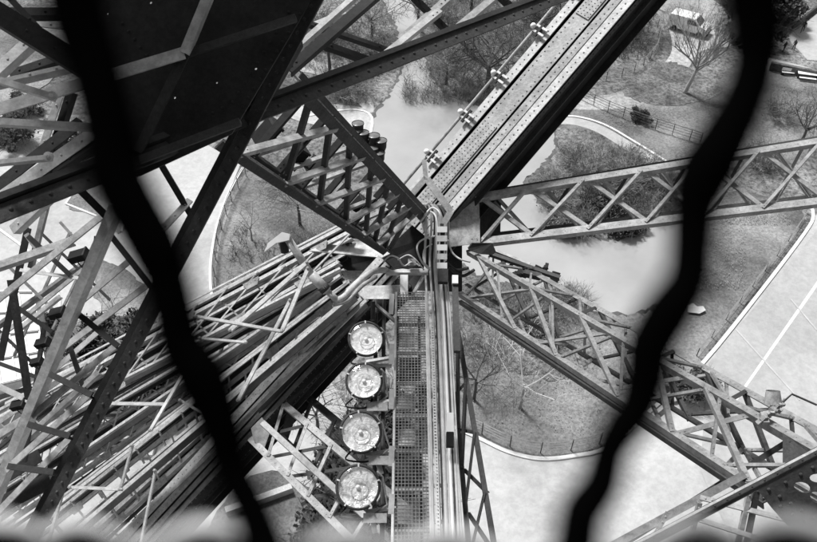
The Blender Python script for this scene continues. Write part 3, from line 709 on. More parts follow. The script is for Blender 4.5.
for (c, d, nn, m_) in ((cC, cD, 9, STEELM), (cA, cB, 11, STEELM), (cB, cD, 8, STEELD), (cD, cB, 8, STEELM), (cA, cC, 9, STEELM)):
    for e in range(nn):
        f, g_ = (e+.3)/nn, (e+1.1)/nn
        x_, y_ = (lerp(c[0], c[1], f), lerp(d[0], d[1], g_)) if e % 2 else (lerp(d[0], d[1], f), lerp(c[0], c[1], g_))
        memb(LRt, 'brace', x_, y_, .035, .03, m_, tiltup(.3), .01)
plate_thing('gusset_plate', 'triangular gusset plate where the box truss meets the lower right beam', [(783, 434, 7.9), (817, 452, 7.6), (783, 474, 7.7)], .018, STEELD, [((786, 440, 7.85), (812, 452, 7.65))], group='gusset plates at the lower right')
# pointed dark strut plate next to the gusset at the main joint
st_ = thing('tapered_strut', 'dark pointed strut head just right of the main joint', 'strut', P(470, 246, 14.0))
MB().plate([P(468, 248, 14.0), P(472, 243, 14.0), P(492, 243, 14.1), P(497, 255, 14.1), P(480, 254, 14.0), P(470, 251, 14.0)], .05).build('head_plate', STEELK, st_)
memb(st_, 'rail', P(490, 253, 14.1), P(560, 277, 13.4), .07, .06, STEELD, tiltup(.2)); memb(st_, 'rail', P(487, 247, 14.2), P(530, 264, 13.8), .05, .05, STEEL, tiltup(.2))
# motor / camera mount on top of the box truss
def clutter(name, label, pts, n, r, m, cat, seed, s=.05):
    random.seed(seed); t = thing(name, label, cat, pts[0])
    mb = MB()
    for i in range(n):
        p = lerp(pts[0], pts[1], random.random()); d = V([random.uniform(-1, 1) for _ in range(3)]).normalized(); mb.bar(p-d*r, p+d*r, s*random.uniform(.5, 1.4), s*random.uniform(.5, 1.4))
    mb.build('fittings', m, t); return t
c1 = clutter('fixing_bracket', 'dark clamp assembly bolted on the box truss near the pond edge', (P(515, 275, 13.6), P(548, 268, 13.8)), 16, .09, STEELK, 'bracket', 31, .07)
mb = MB(); mb.plate([P(553, 271, 13.8), P(560, 273, 13.8), P(557, 283, 13.8), P(550, 280, 13.8)], .12); mb.build('junction_box', STEELK, c1)
mb = MB(); mb.bar(P(524, 273, 13.6), P(541, 277, 13.5), .1, .1); mb.build('beam_clamp', STEELD, c1)
c2 = clutter('fixing_bracket', 'light clamp assembly with a pale reflector on the box truss above the lower right gusset', (P(762, 420, 8.0), P(782, 403, 8.2)), 16, .06, STEEL, 'bracket', 32, .045)
mb = MB(); mb.lathe([(.09, 0), (.075, .1), (.07, .14)], P(773, 404, 8.2), UP, 14); mb.build('reflector', STEEL, c2, True)
mb = MB(); mb.tube([P(783, 402, 8.1), P(792, 394, 8.1), P(817, 405, 8.0)], .012, 6); mb.build('arm', STEELD, c2)
ol = thing('coiled_lamp', 'oval coiled cable ring hanging in the box truss beside the broad black wire', 'cable', P(675, 400, 10))
mb = MB(); mb.tube([P(675+math.cos(a)*7*k, 399+math.sin(a)*5*k, 10+.1*math.sin(a)) for k in (1, .7) for a in [i*.45 for i in range(15)]], .018, 6); mb.build('ring', GALV, ol, True)
# ---- lower right foreground beam with riveted plate
lr = thing('lattice_beam', 'near lattice beam with a riveted plate rising across the lower right corner', 'lattice beam', P(640, 545, 6.9), 'lattice beams of the tower')
memb(lr, 'chord', P(600, 566, 6.9), P(860, 430, 6.6), .085, .07, STEELD, tiltup(.3), .014, 1, .010, .12)
memb(lr, 'edge_strip', P(600, 562, 6.85), P(860, 426, 6.55), .02, .02, STEELL, tiltup(.3), .008)
memb(lr, 'chord', P(585, 560, 7.8), P(745, 474, 7.8), .075, .05, STEELM, tiltup(.4), .012, 1); memb(lr, 'chord', P(598, 560, 8.3), P(790, 440, 8.3), .06, .05, STEELD, tiltup(.4), .012, 1)
for a, b, m_ in (((700, 503, 7.5), (690, 545, 7.6), STEEL), ((752, 484, 7.3), (735, 560, 7.4), STEEL), ((760, 480, 7.3), (744, 560, 7.4), STEELD), ((700, 497, 7.5), (790, 520, 7.2), STEEL), ((690, 516, 7.5), (780, 545, 7.2), STEEL), ((652, 540, 7.6), (668, 512, 7.6), STEEL)):
    memb(lr, 'brace', P(*a), P(*b), .045, .035, m_, tiltup(.5), .01)
hole = lambda x, y, rx, ry, rot, d: [P(x+rx*math.cos(a)*math.cos(rot)-ry*math.sin(a)*math.sin(rot), y+rx*math.cos(a)*math.sin(rot)+ry*math.sin(a)*math.cos(rot), d) for a in [i*2*math.pi/14 for i in range(14)]]
gp = [P(757, 489, 6.9), P(870, 428, 6.9), P(900, 640, 6.9), P(808, 548, 6.9), P(772, 508, 6.9)]
pl = MB().plate(gp, .02, -FW, [hole(802, 487, 9, 5, .3, 6.9), hole(818, 478, 9, 4.5, .1, 6.9), hole(816, 497, 7, 5, .6, 6.9)])
for (x, y) in [(768, 489), (779, 496), (790, 503), (801, 510), (812, 517), (823, 524), (785, 482), (800, 474), (812, 467), (780, 506), (792, 514), (804, 520)]: pl.rivet(P(x, y, 6.9)-FW*.012, -FW, .019)
pl.build('riveted_plate', STEELD, lr)
mb = MB(); mb.tube([P(790, 480, 7.2), P(835, 506, 7.2)], .03, 8); mb.tube([P(792, 486, 7.3), P(835, 512, 7.3)], .02, 8); mb.build('bar_behind_holes', STEEL, lr)
# ---- strut below right of the catwalk
a0, a1, b0, b1 = P(458, 330, 13.2), P(497, 560, 10.6), P(455, 392, 12.6), P(470, 560, 10.6)
bt = box_truss('lattice_strut', 'narrow dark lattice strut just right of the conduits at the bottom', a0, a1, b0, b1, None, 4, .075, .06, .05, STEELD, group='lattice beams of the tower', up=tiltup(.4))
# ---- truss under the floodlights
a0, a1, b0, b1 = P(284, 404, 14.2), P(412, 512, 12.6), P(250, 438, 14.0), P(352, 540, 12.4)
box_truss('box_truss', 'light lattice truss slanting down behind the floodlights', a0, a1, b0, b1, FW*.7+UP*.3, 5, .12, .08, .06, STEEL, mback=STEELD, group='lattice beams of the tower', up=tiltup(.3), rv=.01)
memb(thing('iron_brace', 'single light brace running inside the truss behind the floodlights', 'brace', P(262, 422, 13.5)), 'bar', P(262, 422, 13.5), P(400, 548, 12.2), .10, .05, STEEL, tiltup(.3))
plate_thing('gusset_plate', 'pale gusset plate at the lower end of the dark box girder', [(262, 417, 13.9), (270, 432, 13.9), (264, 449, 13.9), (254, 441, 13.9), (251, 428, 13.9)], .02, STEELL, group='gusset plates left of the floodlights')
plate_thing('gusset_plate', 'dark pointed plate at the foot of the dark box girder', [(287, 412, 14.3), (297, 412, 14.3), (288, 440, 14.3), (281, 436, 14.3)], .02, STEELD, group='gusset plates left of the floodlights')
# ground-side deep things near bottom left centre: pale wall strips
wl = thing('low_retaining_wall', 'low pale retaining wall below the truss at bottom left', 'wall', G(250, 505))
MB().bar(G(226, 512, .4), G(292, 488, .4), .5, .8).build('coping', STONE, wl); MB().bar(G(226, 512, .4)-V((0, 2, 0)), G(300, 560, .4), .5, .8).build('side_wall', STONE, wl)
# ---- the fan of lattice girders falling to the lower left
FAN = [  # (a0, a1, b0, b1, n, label)
 ((356, 228, 14.7), (-30, 432, 18), (338, 262, 14.7), (-30, 470, 18), 13, 'uppermost lattice girder of the fan falling to the lower left'),
 ((344, 270, 15.5), (-30, 492, 20), (352, 286, 15.5), (-20, 540, 20), 15, 'second lattice girder of the fan falling to the lower left'),
 ((352, 286, 14.2), (10, 560, 16), (364, 296, 14.2), (60, 572, 16), 14, 'third lattice girder of the fan, narrow and light'),
 ((360, 298, 15.2), (70, 566, 17), (372, 300, 15.2), (120, 572, 17), 13, 'fourth lattice girder of the fan, next to the dark box girder'),
]
for i, (p0, p1, q0, q1, n, lab) in enumerate(FAN):
    gt0 = box_truss('lattice_girder', lab, P(*p0), P(*p1), P(*q0), P(*q1), FW*.9+UP*.22-RT*.05, n, .075, .13, .034, STEELL, mb_=STEELL, mback=STEEL, group='fan of lattice girders', up=tiltup(.3), rv=.011, both=(i < 2))
    gt = gt0
    a0_, a1_, b0_, b1_ = P(*p0), P(*p1), P(*q0), P(*q1); nr = (a1_-a0_).cross(b0_-a0_).normalized(); nr = -nr if nr.dot(-FW) < 0 else nr
    L4 = []
    for k, (u, dz) in enumerate(((-.45, 1.2), (.3, .45), (.68, 1.5), (1.4, .7))):
        a = lerp(a0_, b0_, u)+FW*dz*.5; b = lerp(a1_, b1_, u)+FW*dz*1.3; L4.append((a, b))
        memb(gt, 'stringer', a, b, (.07, .05, .09, .06)[k], .12, STEELL, tiltup(.35), .014, 1, .009, .16)
        memb(gt, 'shade_bar', a-UP*.10+FW*.12, b-UP*.12+FW*.2, .10, .12, STEELK, tiltup(.35), .014, 1)  # near-black bar added as painted shadow beside each stringer
    for k in range(9):
        u = -.5+k*.24; dz = (.2, 1.6, .9, 2.1, .5, 1.3, 1.9, .1, 1.0)[k]; a = lerp(a0_, b0_, u)+FW*dz*.6; b = lerp(a1_, b1_, u)+FW*dz*1.5
        memb(gt, 'stringer', a, b, (.04, .06, .035)[k % 3], (.05, .14, .09)[k % 3], (STEELL, STEELD, STEEL)[k % 3], tiltup(.35), .012, 1)
    for (a, b), (c, d) in (((lerp(L4[2][0], L4[3][0], .2), lerp(L4[2][1], L4[3][1], .2)), (lerp(L4[2][0], L4[3][0], .75), lerp(L4[2][1], L4[3][1], .75))),):
        for e in range(14):
            f, g_ = e/14, (e+1)/14
            x_, y_ = (lerp(a, b, f), lerp(c, d, g_)) if e % 2 else (lerp(c, d, f), lerp(a, b, g_))
            memb(gt, 'brace', x_, y_, .03, .03, STEEL, tiltup(.4), .01)
    if i < 3:
        for e in range(1, n, 2):
            for (c, d) in ((a0_, a1_), (b0_, b1_)):
                p = lerp(c, d, e/n)+nr*.035; l_ = (d-c).normalized(); t_ = nr.cross(l_)
                gm = MB().plate([p-l_*.2-t_*.05, p+l_*.2-t_*.05, p+l_*.13+t_*.10, p-l_*.13+t_*.10], .012, nr)
                for q in (-.1, 0, .1): gm.rivet(p+l_*q+nr*.006, nr, .014)
                gm.build('joint_plate', STEEL, gt)
# extra angle bars that run with the fan
random.seed(21)
EX = [((350, 232), (-20, 446), 15.6, 20), ((330, 250), (-20, 410), 16.5, 23), ((340, 275), (-20, 520), 13.8, 15.5), ((355, 292), (40, 560), 13.4, 14.4), ((366, 300), (95, 566), 13.8, 15), ((330, 285), (-20, 500), 17, 22),
      ((345, 300), (20, 540), 17, 24), ((350, 310), (70, 555), 16, 21), ((300, 300), (-20, 455), 18, 24), ((310, 310), (0, 545), 18, 24), ((370, 305), (130, 560), 14.5, 15.5), ((340, 268), (120, 380), 13.6, 13.6)]
labs = ['upper edge', 'top side', 'middle', 'lower middle', 'lower side', 'deeper middle', 'deep lower middle', 'deep lower side', 'far left', 'far lower left', 'box girder side', 'front']
for k, (p, q, d0, d1) in enumerate(EX):
    a, b = P(*p, d0), P(*q, d1)
    t = thing('iron_rail', 'long iron angle bar running with the %s of the lower left fan' % labs[k], 'iron bar', a, 'bars running with the fan')
    w_ = random.uniform(.04, .08)
    memb(t, 'bar', a, b, w_, .12, STEELL, tiltup(.35), .016, 1, .011, .2)
    o = -UP*(w_*.7+.05)+FW*.25
    memb(t, 'shade_flange', a+o, b+o, random.uniform(.08, .2), .2, STEELK, tiltup(.35), .016, 1)  # near-black strip added as painted shadow below the light bar
# cross members tying the fan
CR = [((70, 487, 12), (122, 489, 12), .07), ((120, 489, 12), (132, 445, 12), .05), ((48, 542, 12), (62, 492, 12), .06), ((100, 403, 12.5), (166, 404, 12.5), .08), ((196, 316, 11), (282, 331, 11), .06), ((200, 338, 11.6), (246, 342, 11.6), .05),
      ((230, 330, 12), (307, 262, 12.5), .10), ((282, 330, 12), (308, 268, 12.4), .09), ((238, 400, 12), (290, 300, 12.6), .08), ((150, 430, 12), (184, 372, 12.5), .07), ((180, 400, 12.4), (215, 420, 12.4), .06), ((140, 545, 12), (155, 470, 12.2), .05), ]
cl = ['low pale tie under the fan at bottom left', 'short upright tie on the right end of the low pale tie', 'thin upright tie at the bottom left corner', 'pale tie left of the leaning black wire, above the middle', 'thin dark-edged rod across the fan right of the leaning black wire', 'short rod below the thin rod right of the leaning black wire',
      'wide light diagonal under the swan-neck lamp', 'steep light diagonal under the swan-neck lamp', 'steep diagonal midway down the fan', 'diagonal hidden partly by the leaning black wire', 'short tie right of the leaning black wire', 'thin upright tie near the foot of the box girder']
for (a, b, w_), lab in zip(CR, cl):
    t = thing('tie_bar', lab, 'tie bar', P(*a), 'tie bars of the fan'); memb(t, 'bar', P(*a), P(*b), w_*.65, .045, STEELL, tiltup(.5), .012)
    MB().rivet(P(*a)-FW*.02, -FW, .03).build('bolt', STEEL, t); MB().rivet(P(*b)-FW*.02, -FW, .03).build('bolt', STEEL, t)
# ---- dark box girder falling to the lower left
A2 = P(392, 268, 14.4); B2 = P(112, 572, 14.6)
st2 = [(.0, .2, .0, STEELL, (.5,)), (.2, .25, -.05, STEELK, ()), (.25, .42, .0, STEEL, (.5,)), (.42, .48, -.05, STEELK, ()), (.48, .60, .0, STEELM, (.5,)), (.60, .64, -.06, STEELK, ()), (.64, .76, -.05, STEELM, ()), (.76, 1.0, -.06, STEELK, (.1, .9))]  # near-black strips and side paint the girder's shade
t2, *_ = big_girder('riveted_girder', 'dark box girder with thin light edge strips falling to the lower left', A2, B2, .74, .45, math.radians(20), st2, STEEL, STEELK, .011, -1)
t2['group'] = 'main riveted girders'
# ---- near members, upper left; light and shade are put into their iron colours
K1 = thing('near_lattice_frame', 'big near frame with one light beam, one dark beam and rungs at left', 'lattice beam', P(20, 560, 6.5), 'near beams at the upper left')
memb(K1, 'dark_beam', P(330, -28, 5.6), P(22, 560, 7.0), .11, .10, STEELD, tiltup(.6), .02, 1, .016, .11)
memb(K1, 'dark_flange', P(318, -28, 5.7), P(14, 556, 7.1), .05, .05, STEELK, tiltup(.7), .02, 1)
memb(K1, 'light_beam', P(114, 206, 6.3), P(-14, 512, 7.2), .085, .09, STEELL, tiltup(.7), .018, -1)
for a, b in (((108, 232), (152, 288)), ((77, 313), (118, 346)), ((50, 374), (92, 395)), ((28, 424), (70, 436)), ((8, 466), (54, 472))):
    memb(K1, 'rung', P(*a, 6.7), P(*b, 6.6), .05, .05, STEELK, tiltup(.5), .02)
for a, b in (((82, 301), (128, 262)), ((58, 352), (146, 286)), ((32, 416), (120, 342)), ((6, 470), (92, 392)), ((-10, 520), (70, 438))):
    memb(K1, 'diagonal', P(*a, 6.9), P(*b, 6.8), .06, .06, STEEL, tiltup(.4), .014, -1)
K2 = thing('near_lattice_frame', 'near frame of thin crossing bars at the left edge', 'lattice beam', P(0, 340, 8), 'near beams at the upper left')
for a, b, w_, m_, h_ in (((-10, 268, 7.6), (72, 240, 7.6), .075, STEEL, .06), ((-10, 306, 7.4), (104, 214, 7.2), .07, STEEL, .08), ((28, 228, 8.5), (0, 360, 8.6), .08, STEELK, .05), ((10, 280, 8), (28, 400, 8.2), .06, STEELD, .05), ((26, 234, 8), (36, 248, 8), .05, STEEL, .03),
     ((48, 196, 8.5), (30, 268, 8.6), .06, STEEL, .03), ((60, 222, 8.4), (76, 240, 8.4), .03, STEEL, .03), ((20, 270, 8.1), (84, 279, 8.0), .035, STEELL, .03), ((28, 236, 8), (70, 275, 8), .05, STEELK, .03), ((14, 305, 8.4), (52, 332, 8.4), .05, STEELK, .03),
     ((20, 328, 8.8), (60, 296, 8.8), .05, STEELL, .03), ((-10, 382, 8.2), (32, 402, 8.2), .06, STEELL, .04), ((-10, 360, 8.6), (40, 378, 8.6), .04, STEELK, .03), ((44, 322, 8.6), (24, 462, 8.8), .04, STEELD, .03), ((64, 330, 9), (84, 390, 9), .05, STEELD, .03),
     ((-10, 400, 9.2), (30, 388, 9.2), .06, STEELK, .05), ((-10, 440, 9.2), (22, 420, 9.2), .09, STEEL, .05), ((52, 372, 10), (100, 330, 10), .07, STEELL, .03), ((-10, 428, 10), (60, 380, 10), .07, STEEL, .03), ((0, 480, 9), (40, 455, 9), .16, STEELK, .1), ((-10, 510, 9.2), (50, 480, 9.2), .2, STEELK, .1), ((90, 290, 9), (96, 236, 9), .04, STEELK, .03),
     ((-10, 345, 9), (92, 262, 9), .05, STEEL, .06), ((-10, 330, 9.6), (100, 250, 9.6), .04, STEELM, .08), ((-10, 470, 9), (98, 372, 9), .06, STEEL, .06), ((-10, 455, 9.6), (108, 352, 9.6), .04, STEELD, .08), ((40, 232, 9.5), (110, 300, 9.5), .035, STEELD, .04), ((4, 262, 9.5), (84, 340, 9.5), .035, STEELM, .04),
     ((-10, 322, 9.8), (50, 380, 9.8), .04, STEELD, .04), ((70, 232, 9.8), (14, 356, 9.8), .035, STEELM, .04), ((100, 230, 10), (52, 330, 10), .03, STEEL, .04), ((-10, 415, 9.8), (40, 470, 9.8), .04, STEELM, .04)):
    memb(K2, 'bar', P(*a), P(*b), w_, h_, m_, tiltup(.5), .014, random.choice((-1, 1)))
K3 = thing('long_dark_beam', 'long dark beam rising from the left edge to the top centre with light braces above it', 'lattice beam', P(0, 215, 5.2), 'near beams at the upper left')
memb(K3, 'chord', P(-20, 222, 4.9), P(600, -18, 8.2), .12, .08, STEELD, tiltup(.75), .02, -1, .015, .13)
memb(K3, 'upper_flange', P(-20, 204, 4.92), P(600, -26, 8.22), .05, .09, STEELK, tiltup(.6), .02, 1)
for a, b, m_, w_ in (((288, 70, 6.6), (378, -8, 7.2), STEELK, .09), ((284, 58, 6.8), (366, -14, 7.3), STEELL, .05), ((320, 42, 6.9), (376, 62, 7.2), STEELK, .06), ((310, 23, 7.2), (390, 50, 7.5), STEELK, .04), ((375, 62, 7.1), (440, 10, 7.5), STEELL, .06), ((400, 40, 7.3), (448, -2, 7.6), STEEL, .07),
      ((410, -8, 7.4), (450, 32, 7.6), STEELK, .05), ((452, 32, 7.5), (500, -8, 7.8), STEEL, .07), ((500, -6, 7.6), (518, 12, 7.8), STEELK, .05), ((300, 30, 7.6), (345, 12, 7.8), STEELL, .05), ((268, 88, 6.2), (296, 40, 6.4), STEELK, .12)):
    memb(K3, 'brace', P(*a), P(*b), w_, .05, m_, tiltup(.6), .014)
# riveted plate, its deep shade put into the near-black colour
def disc(x, y, r, d): return [P(x+r*math.cos(a), y+r*math.sin(a), d) for a in [i*math.pi/4 for i in range(8)]]
pts = [P(86, -20, 5.6), P(322, -20, 5.6), P(300, 20, 5.6), (P(232, 134, 5.6)), P(140, 176, 5.6), P(96, 186, 5.6), P(98, 70, 5.6)]
mb = MB().plate(pts, .02, -FW, [disc(108, 14, 1.2, 5.6), disc(151, 3, 1.5, 5.6), disc(175, 98, 1.3, 5.6), disc(256, 69, 1.4, 5.6), disc(217, 83, 1.2, 5.6)])
for a, b in (((303, 10), (240, 112)), ((292, 8), (230, 108)), ((200, 46), (290, 22)), ((150, 160), (232, 122)), ((208, 116), (238, 100)), ((120, 20), (150, 60))):
    mb.rivets(P(*a, 5.6)-FW*.011, P(*b, 5.6)-FW*.011, -FW, .013, .085)
mb.v and tag(mb.build('shade_black_riveted_plate', STEELK), 'large riveted plate coloured shade-black, filling the upper left, with pinprick holes', 'plate')
K4 = thing('bent_light_strap', 'light strap that bends over the black plate near the top', 'strap', P(183, 52, 5.4), 'near beams at the upper left')
memb(K4, 'strap', P(-10, 112, 5.2), P(184, 53, 5.38), .085, .06, STEELL, tiltup(.85), .014, -1)
memb(K4, 'strap', P(184, 53, 5.36), P(214, -20, 5.36), .065, .04, STEELL, tiltup(.85), .014)
memb(K4, 'strap', P(184, 56, 5.42), P(138, 152, 5.42), .07, .04, STEELD, tiltup(.85), .014)
K5 = thing('near_cross_beam', 'dark flanged beam dividing the black plate with a rivet row', 'lattice beam', P(292, 20, 5.4), 'near beams at the upper left')
memb(K5, 'beam', P(296, 18, 5.4), P(186, 54, 5.4), .06, .05, STEELD, tiltup(.7), .02, 1)
memb(K5, 'beam', P(240, 122, 5.4), P(140, 160, 5.4), .06, .05, STEELD, tiltup(.7), .02, 1)
K6 = thing('crossed_near_beams', 'crossing dark and light beams in the top left corner', 'lattice beam', P(0, 10, 4.8), 'near beams at the upper left')
for a, b, w_, m_ in (((-16, 4, 4.7), (96, 74, 4.9), .13, STEELK), ((-16, 82, 5.4), (32, 38, 5.5), .08, STEELL), ((10, 74, 5.8), (70, 54, 5.8), .06, STEELK), ((-10, 84, 5.0), (70, 66, 5.1), .03, STEELL), ((0, 12, 5.3), (60, 12, 5.4), .06, STEELK), ((24, 22, 5.6), (60, 26, 5.6), .05, STEELL),
      ((-10, 206, 5.6), (92, 134, 5.7), .10, STEELL), ((-10, 192, 5.8), (80, 122, 5.8), .09, STEELK), ((4, 204, 5.6), (98, 140, 5.7), .05, STEELK), ((42, 150, 6.4), (60, 96, 6.3), .06, STEELL), ((52, 150, 6.45), (70, 92, 6.4), .06, STEELK), ((48, 182, 5.6), (110, 152, 5.6), .04, STEEL), ((40, 30, 5.2), (0, -12, 5.2), .04, STEELK), ((80, 190, 6.2), (112, 222, 6.4), .06, STEELK), ((70, 175, 6.2), (12, 230, 6.4), .08, STEELL), ((158, 160, 6.6), (190, 214, 6.8), .05, STEELK), ((160, 232, 6.6), (190, 200, 6.8), .06, STEEL)):
    memb(K6, 'beam', P(*a), P(*b), w_, .06, m_, tiltup(.7), .016, random.choice((-1, 1)), .01, .2)
for a, b, w_, lab in (((-10, 77, 4.9), (54, 97, 4.9), .04, 'slim tie arm bolted to the light strap, uppermost at the left edge'), ((-10, 121, 4.9), (96, 127, 5.0), .045, 'wide grey tie arm across the left edge, middle one of three'), ((-10, 163, 4.9), (50, 157, 4.9), .03, 'slim pale tie arm with a bolted eye, lowest at the left edge')):
    t = thing('tie_bar', lab, 'tie bar', P(*a), 'tie arms at the left edge'); memb(t, 'arm', P(*a), P(*b), w_, .035, STEELL, tiltup(.75), .014)
    q = P(*b)-FW*.02; MB().lathe([(.03, -.01), (.03, .01), (.012, .012), (.012, .03), (.001, .032)], q, -FW, 12).build('eye_bolt', STEELL, t)
# ================================================================== CATWALK, CONDUITS, FLOODLIGHTS
ZC = 47.0
def yc(py, z=ZC): return H(408, py, 57-z).y
y0, y1 = yc(292), yc(575)
cw = thing('grating_catwalk', 'narrow light grating catwalk running straight down the picture', 'catwalk', V((0.06, y0, ZC)))
g = MB(); x = -.2
while x <= .285: g.bar(V((x, y0, ZC)), V((x, y1, ZC)), .010, .012); x += .05
y = y0
while y > y1: g.bar(V((-.2, y, ZC-.013)), V((.29, y, ZC-.013)), .011, .012); y -= .056
g.build('grating', STEELM, cw)
for xx in (-.22, .305): MB().angle(V((xx, y0, ZC)), V((xx, y1, ZC)), .035, .09, .01).build('stringer', GALV, cw)
y = y0-.1; i = 0
while y > y1:
    MB().bar(V((-.24, y, ZC-.05)), V((.31, y, ZC-.05)), .05, .06).build('cross_bar', STEEL if i % 2 else STEELL, cw)
    y -= .62; i += 1
lad = thing('iron_ladder', 'rungs and pale tread plates seen through the grating of the catwalk', 'ladder', V((0, y0-.4, ZC-.7)))
y = y0-.5; i = 0
while y > y1:
    MB().bar(V((-.2+.04*(i % 2), y, ZC-.7-i*.03)), V((.1+.12*(i % 3 == 1), y, ZC-.7-i*.03)), .3 if i % 3 != 1 else .5, .03).build('tread', (STEELL, STEELK, STEELM)[i % 3], lad); y -= .66; i += 1
for xx in (-.2, .2): MB().bar(V((xx, y0, ZC-.66)), V((xx, y1, ZC-1.0)), .05, .08).build('rail', STEELD, lad)
hb = thing('catwalk_head_frame', 'pale post frame that holds the head of the catwalk under the main joint', 'frame', P(400, 280, 14))
MB().bar(P(386, 272, 13.9), P(428, 272, 13.9), .1, .08).build('cap_beam', STEELL, hb)
MB().bar(P(404, 275, 13.9), P(404, 298, 13.8), .14, .1, -FW).build('post', WHITE, hb); MB().bar(P(424, 275, 13.9), P(411, 298, 13.8), .05, .05).build('brace', STEELL, hb)
MB().bar(P(373, 302, 13.6), P(373, 320, 13.5), .08, .08).build('post', STEELD, hb); MB().bar(P(376, 305, 13.6), P(397, 323, 13.4), .05, .05).build('brace', STEEL, hb)
def at(px, py, z=ZC): return H(px, py, 57-z)
# conduits
CON = [(.425, .022, CABLE), (.475, .018, CABLED), (.515, .034, CABLE), (.565, .015, CABLE), (.60, .026, WHITE), (.64, .014, CABLED), (.675, .022, CABLE), (.335, .02, CABLE), (.715, .014, CABLE)]
cn = ['pale conduit nearest the catwalk grating', 'thin dark cable right beside the catwalk', 'thick grey conduit in the middle of the bundle', 'thin grey cable right of the thick conduit', 'white conduit right of centre in the bundle', 'thin dark cable right of the white conduit', 'grey conduit second from the right of the bundle', 'pale conduit hugging the right stringer of the catwalk', 'outermost thin grey conduit at the right of the bundle']
node = P(436, 262, 13.9)
for (x, r, m_), lab in zip(CON, cn):
    top = P(430+(x-.4)*60, 222, 13.9)
    pts = [P(418+x*16, 204+abs(x-.5)*40, 14.0), P(428+(x-.4)*40, 206, 13.9), top, V((x-.06+.02, node.y+.1, ZC+.22)), V((x-.02, y0-.1, ZC+.12)), V((x, y0-1.2, ZC+.07)), V((x, y1, ZC+.06))]
    tag(MB().tube(smoothloop(pts, 5, False), r, 8).build('conduit', m_, None, True), lab, 'conduit', 'bundle of conduits beside the catwalk')
tray = thing('perforated_tray', 'flat perforated cable tray beside the catwalk', 'cable tray', V((.36, y0, ZC+.03)))
mb = MB()
for s in (-.022, .022): mb.bar(V((.40+s, y0-.9, ZC+.105)), V((.40+s, y1, ZC+.105)), .014, .006)
y = y0-.9
while y > y1: mb.bar(V((.385, y, ZC+.105)), V((.415, y, ZC+.105)), .03, .006); y -= .055
mb.build('strip', GALV, tray)
mb = MB(); y = y0-.5
while y > y1: mb.bar(V((.36, y, ZC+.02)), V((.69, y, ZC+.02)), .05, .03); y -= .55
mb.build('brackets', GALV, tray)
pst = thing('dark_post', 'short dark post with a white cap right of the conduits', 'post', P(459, 356, 12.6))
MB().bar(P(455, 285, 13.2), P(457, 352, 12.4), .10, .08).build('shaft', STEELD, pst); MB().bar(P(455, 276, 13.2), P(455, 284, 13.15), .1, .1, -FW).build('cap', WHITE, pst)
jb = thing('junction_box', 'white and black junction box on the conduits at mid height', 'junction box', P(451, 425, 11.5))
MB().bar(P(450, 413, 11.4), P(450, 432, 11.3), .10, .08).build('box', WHITE, jb); MB().bar(P(450, 433, 11.3), P(450, 447, 11.2), .11, .1).build('socket', RUBBER, jb)
for lab, xx, yy in (('small dark box on the lower conduits, left one of two', 446, 490), ('small dark box on the lower conduits, right one of two', 456, 492)):
    d = 11.0; tag(MB().bar(P(xx, yy, d), P(xx, yy+16, d-.1), .05, .06).build('junction_box', RUBBER), lab, 'junction box')
# ribbed stack of white clamps
rs = thing('ribbed_clamp_stack', 'stack of pale ribbed clamps beside the vertical cables under the girder', 'clamp', P(440, 262, 13.5))
for i in range(5): MB().bar(P(437, 229.5+i*9, 13.5), P(447, 229.5+i*9, 13.5), .10, .10, UP).build('clamp', WHITE if i % 2 == 0 else GALV, rs)
MB().bar(P(442, 224, 13.6), P(442, 270, 13.5), .06, .05).build('spine', STEELK, rs)
MB().bar(P(443, 270, 13.5), P(443, 283, 13.4), .17, .12, -FW).build('foot', STEELK, rs)
# Y-shaped pale cable duct
yd = thing('cable_duct', 'pale angular duct forming a Y over the foot of the riveted girder', 'duct', P(425, 180, 14.0))
for a, b, w_ in (((426, 178), (405, 202), .10), ((427, 179), (451, 212), .12), ((451, 211), (442, 226), .11), ((424, 160), (426, 180), .08)):
    MB().bar(P(*a, 13.8), P(*b, 13.8), w_, .07, -FW).build('duct_run', STEELL, yd)
# loose cables
LC = [([(424, 216), (432, 208), (440, 214), (441, 232), (438, 262)], .018, CABLE, 'arched pale cable over the joint'), ([(420, 222), (430, 212), (437, 222), (436, 262)], .018, CABLE, 'inner arched pale cable over the joint'),
  ([(435, 236), (422, 240), (417, 248), (422, 262), (430, 270)], .016, CABLE, 'looping cable left of the ribbed clamps'), ([(432, 244), (424, 250), (424, 262), (430, 268)], .012, CABLE, 'inner looping cable left of the ribbed clamps'),
  ([(383, 262), (390, 256), (398, 258), (404, 266), (412, 262), (420, 266)], .014, CABLE, 'snaking cable on the joint plate'), ([(386, 266), (392, 269), (402, 268), (410, 268), (424, 262)], .012, CABLED, 'dark snaking cable on the joint plate'), ([(398, 260), (408, 255), (416, 260), (424, 270)], .012, CABLE, 'small pale cable on the joint plate'),
  ([(448, 240), (452, 252), (460, 259), (470, 262)], .016, CABLE, 'pale cable curving right of the ribbed clamps'), ([(446, 262), (456, 270), (468, 268)], .03, CABLED, 'thick dark hose right of the ribbed clamps'), ([(450, 268), (462, 276), (474, 270)], .03, CABLED, 'second thick dark hose right of the ribbed clamps')]
for pts, r, m_, lab in LC:
    tag(MB().tube(smoothloop([P(x, y, 13.65+.1*math.sin(i*2.1)) for i, (x, y) in enumerate(pts)], 6, False), r, 7).build('loose_cable', m_, None, True), lab, 'cable', 'loose cables at the main joint')
jb2 = MB(); jb2.bar(P(408, 262, 13.8), P(416, 262, 13.8), .12, .1, -FW); tag(jb2.build('junction_box', GALV), 'little pale junction box on the joint plate', 'junction box')
